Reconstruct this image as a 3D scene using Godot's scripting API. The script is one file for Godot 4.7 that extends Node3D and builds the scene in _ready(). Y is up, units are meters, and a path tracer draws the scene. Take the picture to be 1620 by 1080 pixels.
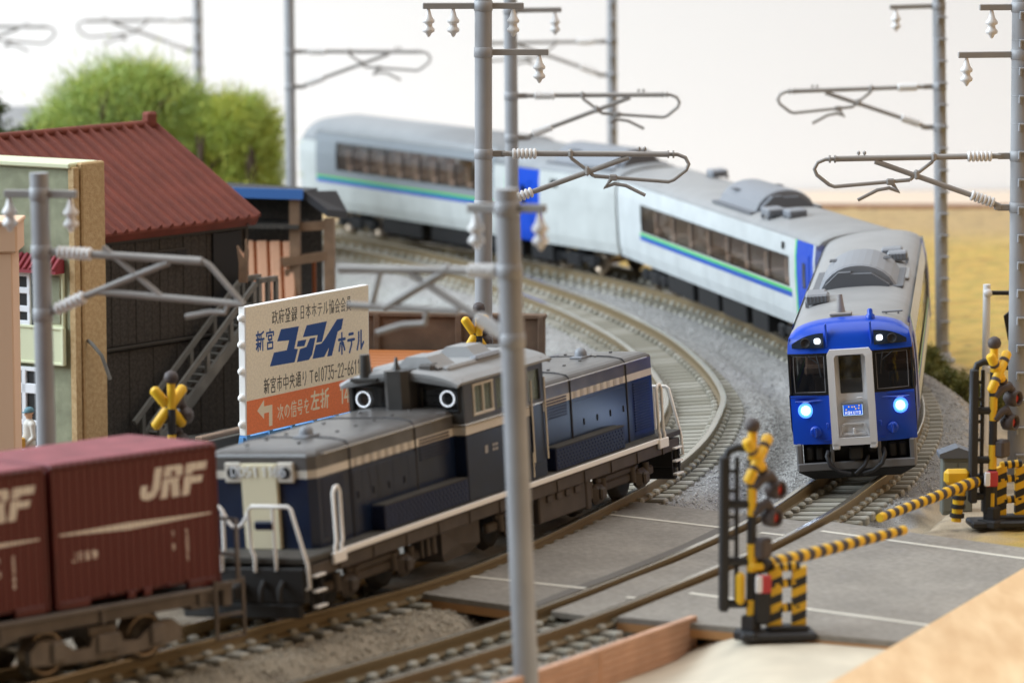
extends Node3D
# A model railway at 1:150, built at its true size. Lengths in this script are millimetres until the mesh is committed.
const K := 0.001
var M := {}
var taken := {}
var rng := RandomNumberGenerator.new()


class Geo:
	var st := SurfaceTool.new()
	var xf := Transform3D.IDENTITY
	var tinted := false
	var n := 0

	func _init(with_color := false):
		st.begin(Mesh.PRIMITIVE_TRIANGLES)
		st.set_smooth_group(-1)
		tinted = with_color

	func paint(c: Color) -> Geo:
		st.set_color(c)
		return self

	func smooth(on: bool) -> void:
		st.set_smooth_group(1 if on else -1)

	func v(p: Vector3) -> void:
		st.add_vertex((xf * p) * 0.001)
		n += 1

	func tri(a: Vector3, b: Vector3, c: Vector3) -> void:
		v(a); v(b); v(c)

	func quad(a: Vector3, b: Vector3, c: Vector3, d: Vector3) -> void:
		tri(a, b, c); tri(a, c, d)

	func uquad(p: Array, u: Array) -> void:
		for i in [0, 1, 2, 0, 2, 3]:
			st.set_uv(u[i]); v(p[i])

	func box(c: Vector3, s: Vector3, bev := 0.0) -> Geo:
		var h := s / 2.0
		bev = minf(bev, minf(h.x, minf(h.y, h.z)) * 0.9)
		for a in 3:
			var b := (a + 1) % 3
			var e := (a + 2) % 3
			for sa in [-1.0, 1.0]:
				var p := []
				for q in [[-1.0, -1.0], [1.0, -1.0], [1.0, 1.0], [-1.0, 1.0]]:
					var w := Vector3.ZERO
					w[a] = sa * h[a]; w[b] = q[0] * (h[b] - bev); w[e] = q[1] * (h[e] - bev)
					p.append(c + w)
				if sa > 0:
					quad(p[0], p[3], p[2], p[1])
				else:
					quad(p[0], p[1], p[2], p[3])
				if bev > 0.0:
					for sb in [-1.0, 1.0]:
						var w1 := Vector3.ZERO
						var w2 := Vector3.ZERO
						w1[a] = sa * h[a]; w1[b] = sb * (h[b] - bev); w1[e] = h[e] - bev
						w2[a] = sa * (h[a] - bev); w2[b] = sb * h[b]; w2[e] = h[e] - bev
						var w3 := w1; var w4 := w2
						w3[e] = -w1[e]; w4[e] = -w2[e]
						if sa * sb > 0:
							quad(c + w1, c + w2, c + w4, c + w3)
						else:
							quad(c + w1, c + w3, c + w4, c + w2)
		if bev > 0.0:
			for sx in [-1.0, 1.0]:
				for sy in [-1.0, 1.0]:
					for sz in [-1.0, 1.0]:
						var p1 := c + Vector3(sx * h.x, sy * (h.y - bev), sz * (h.z - bev))
						var p2 := c + Vector3(sx * (h.x - bev), sy * h.y, sz * (h.z - bev))
						var p3 := c + Vector3(sx * (h.x - bev), sy * (h.y - bev), sz * h.z)
						if sx * sy * sz > 0:
							tri(p1, p3, p2)
						else:
							tri(p1, p2, p3)
		return self

	func loft(rings: Array, shut := true, cap0 := true, cap1 := true, soft := true) -> Geo:
		smooth(soft)
		var m: int = rings[0].size()
		for i in rings.size() - 1:
			for j in (m if shut else m - 1):
				var a: Vector3 = rings[i][j]
				var b: Vector3 = rings[i][(j + 1) % m]
				quad(a, rings[i + 1][j], rings[i + 1][(j + 1) % m], b)
		smooth(false)
		if cap0:
			cap(rings[0], false)
		if cap1:
			cap(rings[-1], true)
		return self

	func cap(ring, flip: bool) -> void:
		var mid := Vector3.ZERO
		for p in ring:
			mid += p
		mid /= ring.size()
		for j in ring.size():
			if flip:
				tri(mid, ring[(j + 1) % ring.size()], ring[j])
			else:
				tri(mid, ring[j], ring[(j + 1) % ring.size()])

	func tube(pts: Array, r, sides := 8, capped := true) -> Geo:
		var rings := []
		var side := Vector3.ZERO
		for i in pts.size():
			var t: Vector3 = (pts[mini(i + 1, pts.size() - 1)] - pts[maxi(i - 1, 0)]).normalized()
			if side == Vector3.ZERO:
				side = t.cross(Vector3.UP if absf(t.y) < 0.9 else Vector3.RIGHT).normalized()
			side = (side - t * side.dot(t)).normalized()
			var up := t.cross(side)
			var ring := PackedVector3Array()
			var rr: float = r[i] if r is Array else r
			for k in sides:
				var a := TAU * k / sides
				ring.append(pts[i] + (side * cos(a) + up * sin(a)) * rr)
			rings.append(ring)
		return loft(rings, true, capped, capped)

	func bar(a: Vector3, b: Vector3, w: float, h: float) -> Geo:   # a square bar
		var t := (b - a).normalized()
		var s := t.cross(Vector3.UP if absf(t.y) < 0.95 else Vector3.RIGHT).normalized() * w / 2.0
		var u := s.cross(t).normalized() * h / 2.0
		var rings := []
		for p in [a, b]:
			rings.append(PackedVector3Array([p - s - u, p + s - u, p + s + u, p - s + u]))
		return loft(rings, true, true, true, false)

	func lathe(prof: Array, sides := 12) -> Geo:   # [radius, height] pairs around the local y axis
		var rings := []
		for q in prof:
			var ring := PackedVector3Array()
			for k in sides:
				var a := TAU * k / sides
				ring.append(Vector3(cos(a) * q[0], q[1], sin(a) * q[0]))
			rings.append(ring)
		return loft(rings)

	func prism(poly: Array, depth: float) -> Geo:   # outline in xy, thickness along z about z = 0
		var pv := PackedVector2Array(poly)
		var idx := Geometry2D.triangulate_polygon(pv)
		var f := []
		var b := []
		for q in poly:
			f.append(Vector3(q.x, q.y, depth / 2.0)); b.append(Vector3(q.x, q.y, -depth / 2.0))
		for i in range(0, idx.size(), 3):
			tri(f[idx[i]], f[idx[i + 1]], f[idx[i + 2]])
			tri(b[idx[i]], b[idx[i + 2]], b[idx[i + 1]])
		for i in poly.size():
			var j := (i + 1) % poly.size()
			quad(f[i], b[i], b[j], f[j])
		return self

	func done() -> ArrayMesh:
		st.generate_normals()
		return st.commit()


func numbered(called: String, parent: Node) -> String:
	var key := str(parent.get_instance_id()) + called
	var k: int = taken.get(key, 0)
	taken[key] = k + 1
	return called if k == 0 else "%s_%03d" % [called, k]

func put(called: String, g, m: Material, parent: Node = null) -> MeshInstance3D:
	var p: Node = parent if parent else self
	var o := MeshInstance3D.new()
	o.name = numbered(called, p)
	o.mesh = g.done() if g is Geo else g
	o.material_override = m
	p.add_child(o, true)
	return o

func tag(o: Node, label: String, category: String, group := "") -> Node:
	o.set_meta("label", label); o.set_meta("category", category)
	if group != "":
		o.set_meta("group", group)
	return o

func thing(called: String, label: String, category: String, at: Vector3, b := Basis.IDENTITY, group := "") -> Node3D:
	var o := Node3D.new()
	o.name = numbered(called, self)
	add_child(o, true)
	o.transform = Transform3D(b, at * K)
	tag(o, label, category, group)
	return o

func setting(called: String, g, m: Material) -> MeshInstance3D:
	var o := put(called, g, m)
	o.set_meta("kind", "structure")
	return o

func heading(fx: float, fz: float, roll := 0.0) -> Basis:   # x runs forward, y up, z to the right of forward; roll leans to the right
	var f := Vector3(fx, 0, fz).normalized()
	var r := f.cross(Vector3.UP)
	var a := deg_to_rad(roll)
	return Basis(f, Vector3.UP * cos(a) + r * sin(a), r * cos(a) - Vector3.UP * sin(a))

func mat(called: String, hex: String, rough := 0.5, metal := 0.0, bump := "", bump_mm := 0.0, tile_mm := 10.0) -> StandardMaterial3D:
	var m := StandardMaterial3D.new()
	m.resource_name = called
	m.albedo_color = Color(hex)
	m.roughness = rough
	m.metallic = metal
	if bump != "":
		m.heightmap_enabled = true
		m.heightmap_texture = noise_tex(bump)
		m.heightmap_scale = bump_mm * 0.1
		m.uv1_triplanar = true
		m.uv1_scale = Vector3.ONE * (1000.0 / tile_mm)
	M[called] = m
	return m

var noises := {}
func noise_tex(kind: String) -> NoiseTexture2D:
	if noises.has(kind):
		return noises[kind]
	var f := FastNoiseLite.new()
	f.seed = 7 + noises.size()
	f.noise_type = FastNoiseLite.TYPE_SIMPLEX_SMOOTH if kind != "cell" else FastNoiseLite.TYPE_CELLULAR
	f.frequency = {"fine": 0.12, "soft": 0.02, "cell": 0.09, "wood": 0.03}.get(kind, 0.05)
	f.fractal_octaves = 4
	var t := NoiseTexture2D.new()
	t.width = 512; t.height = 512; t.seamless = true
	t.noise = f
	noises[kind] = t
	return t

func mottle(m: StandardMaterial3D, kind: String, lo: Color, hi: Color, tile_mm: float) -> void:   # colour that varies over the surface itself
	var f := FastNoiseLite.new()
	f.seed = 31 + M.size()
	f.frequency = {"fine": 0.1, "soft": 0.012, "mid": 0.04}.get(kind, 0.05)
	f.fractal_octaves = 5
	var t := NoiseTexture2D.new()
	t.width = 512; t.height = 512; t.seamless = true
	t.noise = f
	var g := Gradient.new()
	g.set_color(0, lo); g.set_color(1, hi)
	t.color_ramp = g
	m.albedo_texture = t
	m.albedo_color = Color.WHITE
	m.uv1_triplanar = true
	m.uv1_scale = Vector3.ONE * (1000.0 / tile_mm)

func glass(called: String, hex: String, alpha: float) -> StandardMaterial3D:
	var m := mat(called, hex, 0.05)
	m.transparency = BaseMaterial3D.TRANSPARENCY_ALPHA
	m.albedo_color.a = alpha
	return m

func lit(called: String, hex: String, energy: float) -> StandardMaterial3D:
	var m := mat(called, hex, 0.4)
	m.emission_enabled = true
	m.emission = Color(hex)
	m.emission_energy_multiplier = energy
	return m

func area(called: String, at: Vector3, look: Vector3, w: float, h: float, energy: float, c: Color) -> void:
	var l := AreaLight3D.new()
	l.name = called
	l.area_size = Vector2(w, h) * K
	l.light_energy = energy
	l.light_color = c
	l.shadow_enabled = true
	add_child(l, true)
	l.look_at_from_position(at * K, look * K, Vector3.UP if absf((look - at).normalized().y) < 0.95 else Vector3.BACK)
	l.area_range = 5.0


func spline(p: Array, step := 1.0) -> Array:   # Catmull-Rom through plan points, resampled evenly
	var out := []
	var dense := []
	for i in p.size() - 1:
		var a: Vector2 = p[maxi(i - 1, 0)]
		var b: Vector2 = p[i]
		var c: Vector2 = p[i + 1]
		var d: Vector2 = p[mini(i + 2, p.size() - 1)]
		for k in 24:
			dense.append(b.cubic_interpolate(c, a, d, k / 24.0))
	dense.append(p[-1])
	var left := 0.0
	for i in dense.size() - 1:
		var a: Vector2 = dense[i]
		var b: Vector2 = dense[i + 1]
		var l := a.distance_to(b)
		while left < l:
			out.append(a.lerp(b, left / l))
			left += step
		left -= l
	return out

# Lettering is drawn stroke by stroke on a 20 x 20 grid, a to u: each pair of letters is a point, each word a stroke.
var STROKES := {
	"日": "fcfs fcpc pcps fkpk frpr", "本": "cfsf kbkt kfco kfso gpop", "ホ": "cgsg kbks gjdp njrp", "テ": "fdpd cisi lilmgs", "ル": "gdgkcr mcmrsm",
	"政": "bdjd fdfq fjjj cicq bqjp nbki mftf rfplks mits", "府": "kakd ddtd dddlbs igfm hjhs jjtj pgprnr lmmo",
	"登": "dcicbj edge lbsj pbmf rfoh fjpj gloloogogl hpir npmr csss", "録": "fbbh fbjg diii bljl fifs bsjs cndq inhq lcscsi mfsf kiti oiot lknm krno skpn pntr",
	"協": "bhih eaet ldrdqj nbjj jmnmms lkis pmtmss rkos", "会": "kbbj kbtj gjoj dmrm imespr nort", "員": "gboboegegb ehqhqpepeh ekqk emqm hqct nqst",
	"新": "fafd bdkd deeh iehh biki bmkm fift fmbr fmkq sbmd mdmkks miti qiqt", "宮": "kakd cdsd cdcg sdsg ggogokgkgg kkjn enqnqteten",
	"市": "kake cese kekt eieq eiqi qiqpoq", "中": "cfsfsncncf kakt", "央": "eeqeqk eeek bktk kbkkct kkst", "通": "dcfe bieiep bsepists ibrbne ldnf ifrfrq ifiq ijrj inrn mfmq",
	"り": "fcelgj ocpkkt", "次": "beeh bqgk lbii kfsfqj nhmmht nltt", "の": "keinfqcmegkdqgslpqls", "信": "gbbj eget manc idtd jhsh jksk jnsnstjtjn",
	"号": "fbpbpgfgfb bktk gkfnpnosjs", "を": "eepe jbdl dlijlllo riiojsrs", "左": "bftf jbhjbr hkrk mkms fsts", "折": "bfif fbfsdr bmik sbmd mdmkks miti qiqt",
	"貨": "gach eeei laldlipi qckf fkpkpsfsfk fnpn fppp", "物": "ebch cfkf gbgt bnkl nbkj mftfsrqs pfkp rfms",
	"0": "kboepkoqktgqfkgekb", "1": "gflblt", "2": "ffhckbncpfojftqt", "3": "ebpbkioiqnorktfr", "4": "ntnbdoro", "5": "pbgbfjkioipnoskteq", "6": "nbhhengsktprqnnkikfm", "7": "ebqbit", "-": "fkpk", "8": "kbohkjghkb kjpoktfokj", "k": "fbft pjfo joqt", "T": "bdrd kdkt", "e": "fmpmoikggiemgrktpr", "l": "kbkt",
	"D": "ebetkt ktqoqgkbeb", "H": "ebet qbqt ekqk", "O": "ebqbqteteb", "K": "ebet qbek ekqt", "U": "ebetqtqb", "J": "qbqtgtep", "R": "etebpbpkek jkqt",
	"m": "djdt djij ijkl klkt kljj nlqj qjql qlqt",
}

func blot(img: Image, a: Vector2, b: Vector2, w: float, c: Color) -> void:
	var lo := (a.min(b) - Vector2.ONE * (w + 1.0)).floor()
	var hi := (a.max(b) + Vector2.ONE * (w + 1.0)).ceil()
	for y in range(maxi(0, int(lo.y)), mini(img.get_height(), int(hi.y))):
		for x in range(maxi(0, int(lo.x)), mini(img.get_width(), int(hi.x))):
			var p := Vector2(x + 0.5, y + 0.5)
			var d := p.distance_to(Geometry2D.get_closest_point_to_segment(p, a, b))
			var s := clampf(w / 2.0 + 0.5 - d, 0.0, 1.0)
			if s > 0.0:
				img.set_pixel(x, y, img.get_pixel(x, y).lerp(c, s))

func write(img: Image, text: String, at: Vector2, size: Vector2, pitch: float, w: float, c: Color) -> void:
	var x := at.x
	for ch in text:
		for s in STROKES.get(ch, "").split(" ", false):
			var last := Vector2.INF
			for i in range(0, s.length(), 2):
				var p := Vector2(x + (s.unicode_at(i) - 97) / 20.0 * size.x, at.y + (s.unicode_at(i + 1) - 97) / 20.0 * size.y)
				if last != Vector2.INF:
					blot(img, last, p, w, c)
				last = p
		x += pitch * (0.6 if ch in "0123456789-el1" and pitch > 0.0 else 1.0)

func fill(img: Image, poly: Array, c: Color) -> void:
	var pv := PackedVector2Array(poly)
	var lo := pv[0]
	var hi := pv[0]
	for p in pv:
		lo = lo.min(p); hi = hi.max(p)
	for y in range(maxi(0, int(lo.y)), mini(img.get_height(), int(hi.y) + 1)):
		for x in range(maxi(0, int(lo.x)), mini(img.get_width(), int(hi.x) + 1)):
			var s := 0.0
			for q in [Vector2(0.25, 0.25), Vector2(0.75, 0.25), Vector2(0.25, 0.75), Vector2(0.75, 0.75)]:
				if Geometry2D.is_point_in_polygon(Vector2(x, y) + q, pv):
					s += 0.25
			if s > 0.0:
				img.set_pixel(x, y, img.get_pixel(x, y).lerp(c, s))

func grain(img: Image, amount: float, seed_: int) -> void:   # paper and paint are never one flat tone
	var f := FastNoiseLite.new()
	f.seed = seed_
	f.frequency = 0.06
	f.fractal_octaves = 5
	for y in img.get_height():
		for x in img.get_width():
			var k := 1.0 + f.get_noise_2d(x, y) * amount
			var c := img.get_pixel(x, y)
			img.set_pixel(x, y, Color(c.r * k, c.g * k, c.b * k))

func printed(called: String, img: Image, rough := 0.6) -> StandardMaterial3D:
	var m := mat(called, "#ffffff", rough)
	m.albedo_texture = ImageTexture.create_from_image(img)
	m.texture_repeat = false
	return m

func sign_print() -> Image:
	var img := Image.create(1100, 610, false, Image.FORMAT_RGB8)
	img.fill(Color("#efe5cf"))
	img.fill_rect(Rect2i(0, 448, 1100, 162), Color("#ea8150"))
	grain(img, 0.06, 3)
	var ink := Color("#4a463f")
	var blue := Color("#234b8f")
	write(img, "政府登録", Vector2(225, 36), Vector2(52, 74), 57, 5.5, ink)
	write(img, "日本ホテル協会会員", Vector2(470, 36), Vector2(48, 74), 53, 5.5, ink)
	write(img, "新宮", Vector2(84, 126), Vector2(74, 96), 86, 10, blue)
	write(img, "ホテル", Vector2(816, 208), Vector2(72, 118), 86, 14, blue)
	for poly in [   # the slanted blue lettering, cut from broad strokes
		[[303, 135], [463, 137], [420, 242], [453, 247], [422, 308], [204, 304], [240, 241], [353, 242], [375, 196], [269, 190]],
		[[453, 208], [529, 209], [511, 239], [442, 235]],
		[[532, 140], [716, 139], [670, 236], [618, 234], [631, 198], [497, 194]],
		[[560, 207], [611, 208], [579, 289], [550, 311], [442, 310], [471, 249], [529, 245]],
		[[808, 140], [867, 141], [849, 192], [814, 201], [760, 314], [716, 314], [734, 270], [689, 312], [582, 310], [613, 245], [665, 243], [698, 223]],
	]:
		var p := []
		for q in poly:
			p.append(Vector2(q[0], q[1]))
		fill(img, p, blue)
	write(img, "新宮市中央通り", Vector2(150, 358), Vector2(50, 76), 56, 6, ink)
	write(img, "Tel", Vector2(556, 358), Vector2(36, 70), 42, 7, ink)
	write(img, "0735-22-6611", Vector2(654, 358), Vector2(36, 74), 51, 6.5, ink)
	var pale := Color("#e9dcc2")
	fill(img, [Vector2(90, 505), Vector2(150, 458), Vector2(150, 490), Vector2(222, 490), Vector2(222, 592), Vector2(192, 592), Vector2(192, 524), Vector2(150, 524), Vector2(150, 552)], pale)
	write(img, "次の信号を", Vector2(268, 496), Vector2(52, 78), 58, 7, pale)
	write(img, "左折", Vector2(566, 468), Vector2(78, 100), 86, 12, pale)
	write(img, "14km", Vector2(820, 468), Vector2(62, 96), 76, 13, pale)
	return img

func container_print(numbers: Array) -> Image:
	var img := Image.create(740, 500, false, Image.FORMAT_RGB8)
	img.fill(Color("#5f1813"))
	grain(img, 0.10, 9)
	var w := Color("#efe6d9")
	var red := Color("#5f1813")
	for letter in [
		[0, w, [[62, 0], [100, 0], [100, 95], [86, 128], [52, 140], [18, 130], [6, 104], [6, 72], [40, 72], [40, 98], [52, 106], [62, 98]]],
		[112, w, [[0, 0], [78, 0], [94, 12], [94, 52], [80, 68], [100, 140], [60, 140], [44, 76], [36, 76], [36, 140], [0, 140]]],
		[112, red, [[37, 24], [58, 24], [58, 44], [37, 44]]],
		[220, w, [[0, 0], [104, 0], [104, 36], [38, 36], [38, 60], [94, 60], [94, 90], [38, 90], [38, 140], [0, 140]]],
		[100, red, [[-4, 48], [224, 48], [224, 54], [-4, 54]]],
	]:
		var p := []
		for q in letter[2]:
			p.append(Vector2(376 + (letter[0] + q[0] + (140 - q[1]) * 0.24) * 0.9, 58 + q[1] * 0.82))
		fill(img, p, letter[1])
	fill(img, [Vector2(30, 246), Vector2(330, 240), Vector2(706, 248), Vector2(706, 254), Vector2(330, 266), Vector2(30, 252)], w)
	write(img, "JR貨物", Vector2(76, 318), Vector2(26, 34), 30, 4, w)
	for c in 2:
		var y := 296.0
		for ch in numbers[c]:
			write(img, ch, Vector2(520 + 60 * c, y), Vector2(20, 20), 20, 4, w)
			y += 24.0
	for x in range(24, 740, 33):
		blot(img, Vector2(x, 20), Vector2(x, 470), 1.6, Color("#4d120e"))
	return img

func mark_print() -> Image:
	var img := Image.create(232, 148, false, Image.FORMAT_RGB8)
	img.fill(Color("#1c55c8"))
	for e in [[0, 0, 232, 6], [0, 142, 232, 6], [0, 0, 6, 148], [226, 0, 6, 148]]:
		img.fill_rect(Rect2i(e[0], e[1], e[2], e[3]), Color("#bfe3ff"))
	for s in [[38, 78], [70, 44], [108, 48], [136, 46], [150, 72], [186, 66], [192, 34]]:
		blot(img, Vector2(s[0], s[1]), Vector2(s[0] + 1, s[1]), 15, Color("#f7c21c"))
	write(img, "HOKUTO", Vector2(22, 98), Vector2(27, 34), 32, 5, Color("#ffffff"))
	return img


var pathA: Array
var pathB: Array
var tabA := {}
var tabB := {}
const CANT := 3.5

func _ready() -> void:
	rng.seed = 20240611
	# camera: a short telephoto looking slightly down on the layout
	var cam := Camera3D.new()
	cam.name = "camera"
	cam.near = 0.02
	cam.far = 20.0
	cam.position = Vector3(0, 96, 0) * K
	cam.rotation.x = -atan((540.0 + 268.0) / 6180.0)
	var lens := CameraAttributesPhysical.new()
	lens.frustum_focal_length = 24.0 / (2.0 * 540.0 / 6180.0)
	lens.frustum_focus_distance = 0.590
	lens.exposure_aperture = lens.frustum_focal_length / 2.7
	lens.frustum_near = 0.02
	lens.frustum_far = 20.0
	cam.attributes = lens
	cam.fov = rad_to_deg(2.0 * atan(540.0 / 6180.0))
	add_child(cam)
	cam.current = true
	# air and exposure: a room, so a dim even bounce instead of a sky
	var we := WorldEnvironment.new()
	we.name = "room_air"
	var env := Environment.new()
	env.background_mode = Environment.BG_COLOR
	env.background_color = Color(0.30, 0.26, 0.22)
	env.tonemap_mode = Environment.TONE_MAPPER_LINEAR
	env.tonemap_exposure = 1.12
	env.sdfgi_enabled = true
	env.ssao_enabled = true
	env.ssil_enabled = true
	we.environment = env
	add_child(we)
	# daylight from a window on the left, and the pale ceiling that passes it on
	area("window_light", Vector3(-880, 520, -620), Vector3(0, 0, -660), 1000, 800, 2.0, Color(0.90, 0.955, 1.0))
	area("ceiling_light", Vector3(150, 1250, -760), Vector3(0, 0, -700), 1500, 1300, 1.4, Color(0.98, 0.985, 0.99))
	area("room_bounce", Vector3(950, 420, -250), Vector3(0, 0, -560), 900, 700, 0.26, Color(1.0, 0.84, 0.66))
	materials()
	pathA = spline([Vector2(-115, -366), Vector2(-85, -403), Vector2(-57, -439), Vector2(-29, -477), Vector2(-15, -497.7), Vector2(-4.1, -520), Vector2(9, -554), Vector2(18.5, -582.5), Vector2(25.5, -613),
		Vector2(30, -645.4), Vector2(31.3, -667), Vector2(29.6, -702), Vector2(24.6, -743), Vector2(14.8, -787.5), Vector2(3, -826), Vector2(-11, -863), Vector2(-32, -905), Vector2(-62, -948), Vector2(-100, -985), Vector2(-150, -1020)])
	pathB = spline([Vector2(-62, -372), Vector2(-41, -404), Vector2(-20, -436), Vector2(4, -472), Vector2(26.5, -515), Vector2(39.5, -545), Vector2(48.5, -572), Vector2(54, -591), Vector2(63, -640), Vector2(65.2, -687),
		Vector2(60, -726), Vector2(50, -775), Vector2(37.4, -818), Vector2(20.5, -857), Vector2(-4, -900), Vector2(-31.7, -938), Vector2(-65, -975), Vector2(-105, -1008), Vector2(-160, -1040)])
	table_of(pathA, tabA)
	table_of(pathB, tabB)
	room()
	terrain()
	crossing_road()
	railway("curved inner railway track of grey sleepers under the dark blue locomotive", pathA)
	railway("curved outer railway track of grey sleepers under the blue and white railcars", pathB)
	fence()
	buildings()
	trees()
	railcars()
	locomotive()
	goods_wagon()
	hotel_sign()
	catenary()
	crossings()
	small_things()

func table_of(path: Array, tab: Dictionary) -> void:
	for i in path.size() - 1:
		var a: Vector2 = path[i]
		var t: Vector2 = (path[i + 1] - a).normalized()
		tab[int(-a.y)] = [a.x, absf(t.y)]

func off(tab: Dictionary, x: float, z: float) -> float:   # signed distance to the right of a track's centre line
	var e = tab.get(int(-z))
	if e == null:
		return 999.0
	return (x - e[0]) * e[1]

func materials() -> void:
	mat("plaster_wall", "#e8eaec", 0.9, 0.0, "fine", 0.02, 60.0)
	mat("wood_top", "#d9ad78", 0.55)
	mottle(M.wood_top, "soft", Color("#d0a675"), Color("#ecca9c"), 90.0)
	M.wood_top.uv1_scale = Vector3(38, 38, 7)
	mat("peach_board", "#e0cdb8", 0.7)
	mat("brown_strip", "#8d6248", 0.8)
	mat("cream_board", "#ded3bd", 0.75, 0.0, "fine", 0.03, 25.0)
	mat("ply_edge", "#b98a5a", 0.8, 0.0, "fine", 0.08, 12.0)
	mat("asphalt", "#8f8a85", 0.7, 0.0, "fine", 0.05, 8.0)
	mottle(M.asphalt, "mid", Color("#8a8379"), Color("#a8a197"), 30.0)
	worn(M.asphalt, 110.0, 0.84)
	mat("dark_asphalt", "#6e6963", 0.75, 0.0, "fine", 0.05, 8.0)
	mat("road_paint", "#dcd6c8", 0.6)
	mat("sleeper", "#a4a094", 0.75, 0.0, "fine", 0.05, 8.0)
	mat("sleeper_dark", "#918d7f", 0.75, 0.0, "fine", 0.05, 8.0)
	mat("rail_side", "#7e6d50", 0.55, 0.15)
	mat("rail_top", "#bcb2a0", 0.22, 0.85)
	mat("pole_grey", "#a6a7aa", 0.45)
	mat("arm_grey", "#a5a19d", 0.45)
	mat("porcelain", "#e6e4e2", 0.3)
	mat("silver_fitting", "#c9c8c8", 0.35, 0.3)
	mat("white_body_dim", "#cbcfcd", 0.35)  # same white as the other cars, its dimmer light put into the colour
	mat("roof_mid", "#94979a", 0.45)
	lit("led_soft", "#dfeaf5", 1.6)
	mat("white_body", "#d3d8d9", 0.32)
	mat("panel_grey", "#858b91", 0.4)
	mat("roof_grey", "#9b9b9b", 0.45)
	mat("unit_grey", "#83868c", 0.5)
	mat("unit_dark", "#62656b", 0.5)
	mat("train_blue", "#0d47bd", 0.3)
	mat("lime", "#52c46a", 0.4)
	mat("stripe_blue", "#1d54b0", 0.4)
	mat("door_grey", "#dcdcde", 0.4)
	mat("skirt_grey", "#7d7c7e", 0.5)
	mat("black", "#17171a", 0.55)
	mat("soft_black", "#26262a", 0.6)
	mat("gasket", "#0f1012", 0.4)
	glass("pane", "#4a392e", 0.38)
	glass("cab_pane", "#14161a", 0.8)
	glass("clear_pane", "#9fb0a8", 0.25)
	mat("lens_dark", "#2a3340", 0.12)
	glass("lens", "#39424f", 0.5)
	mat("seat_brown", "#b08f78", 0.8)
	mat("cabin_dark", "#5a5350", 0.8)
	lit("led_white", "#e6f3ff", 9.0)
	lit("rim_bloom", "#4f93ff", 1.5)  # blue glow on the lamp rim, imitating lens bloom around the bulb
	lit("ring_light", "#eef5ff", 1.1)
	mat("navy", "#13233f", 0.3)
	mat("navy_box", "#131f3f", 0.5)
	mat("navy_mesh", "#1d2c4e", 0.6)
	mat("loco_grey", "#474543", 0.34)
	mat("loco_top", "#64615f", 0.3)
	mat("cream_band", "#d9d0c2", 0.5)
	mat("silver", "#d6d2cc", 0.25, 0.7)
	mat("frame_grey", "#54493f", 0.65)
	mat("wagon_grey", "#7a6f66", 0.65)
	mat("bogie_grey", "#8d8176", 0.6)
	mat("frame_dark", "#2a2725", 0.7)
	mat("hand_rail", "#f6f2ec", 0.45)
	mat("pale_yellow", "#ddd2b2", 0.55)
	mat("deck", "#4d4841", 0.7)
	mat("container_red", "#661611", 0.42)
	mat("container_top_lit", "#9c545a", 0.7, 0.0, "fine", 0.05, 8.0)  # paler than the walls: light falling from above is put into the colour
	mat("copper", "#b87a42", 0.3, 0.8)
	mat("wheel_steel", "#938371", 0.32, 0.85)
	mat("roof_red", "#85402f", 0.75, 0.0, "fine", 0.06, 8.0)
	mat("dark_wood", "#2f2b27", 0.8, 0.0, "fine", 0.15, 14.0)
	mottle(M.dark_wood, "mid", Color("#2a2622"), Color("#544d45"), 16.0)
	mat("dark_trim", "#3a352f", 0.8)
	mat("stair_grey", "#85847f", 0.7)
	mat("ochre", "#bfa272", 0.85, 0.0, "fine", 0.08, 14.0)
	mottle(M.ochre, "mid", Color("#a98a5e"), Color("#c6ab82"), 22.0)
	mat("sage", "#b5b899", 0.9, 0.0, "fine", 0.25, 10.0)
	mat("pale_green", "#d3d6b4", 0.8)
	mat("shop_white", "#e9ebef", 0.6)
	mat("awning_red", "#8a2f38", 0.7)
	mat("shop_dark", "#1c1a1a", 0.7)
	mat("peach_wall", "#e2bd9f", 0.8)
	mat("shed_blue", "#3f6fb3", 0.6)
	mat("tar_roof", "#353539", 0.8)
	mat("shed_brown", "#94765c", 0.75)
	mat("orange_board", "#e3ae8c", 0.6, 0.0, "wood", 0.1, 10.0)
	mat("orange_deep", "#b5622a", 0.6)
	mat("bare_brown", "#8a715d", 0.85, 0.0, "fine", 0.12, 10.0)
	mat("orange_floor", "#a8642e", 0.6)
	mat("sign_white", "#f2f2f0", 0.5)
	mat("sign_leg", "#5b95cc", 0.5)
	mat("signal_yellow", "#e8b722", 0.5)
	mat("signal_black", "#232224", 0.55)
	mat("signal_brown", "#4a4140", 0.6)
	mat("lamp_red", "#b02a22", 0.35)
	mat("box_red", "#c23b40", 0.5)
	mat("box_white", "#eeeef2", 0.5)
	mat("post_white", "#e9e9ea", 0.5)
	mat("cabinet_grey", "#6f7168", 0.6)
	mat("fence_clay", "#e2b497", 0.75)
	mat("fence_seam", "#c99a7a", 0.8)
	mat("bark", "#4a3a2a", 0.9)
	mat("far_grey", "#9a9a9a", 0.8)
	var leaf := mat("leaf", "#ffffff", 0.8)
	leaf.vertex_color_use_as_albedo = true
	leaf.backlight_enabled = true
	leaf.backlight = Color(0.5, 0.5, 0.5)
	for n in ["navy", "navy_box", "loco_grey", "loco_top", "container_red", "container_top_lit", "frame_grey", "wagon_grey", "bogie_grey", "roof_red", "sage", "fence_clay", "stair_grey", "bare_brown", "shed_brown", "deck"]:
		worn(M[n], 34.0, 0.78)
	for n in ["white_body", "white_body_dim", "roof_grey", "roof_mid", "skirt_grey", "cream_band", "cream_board", "pole_grey", "arm_grey"]:
		worn(M[n], 60.0, 0.9)
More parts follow.
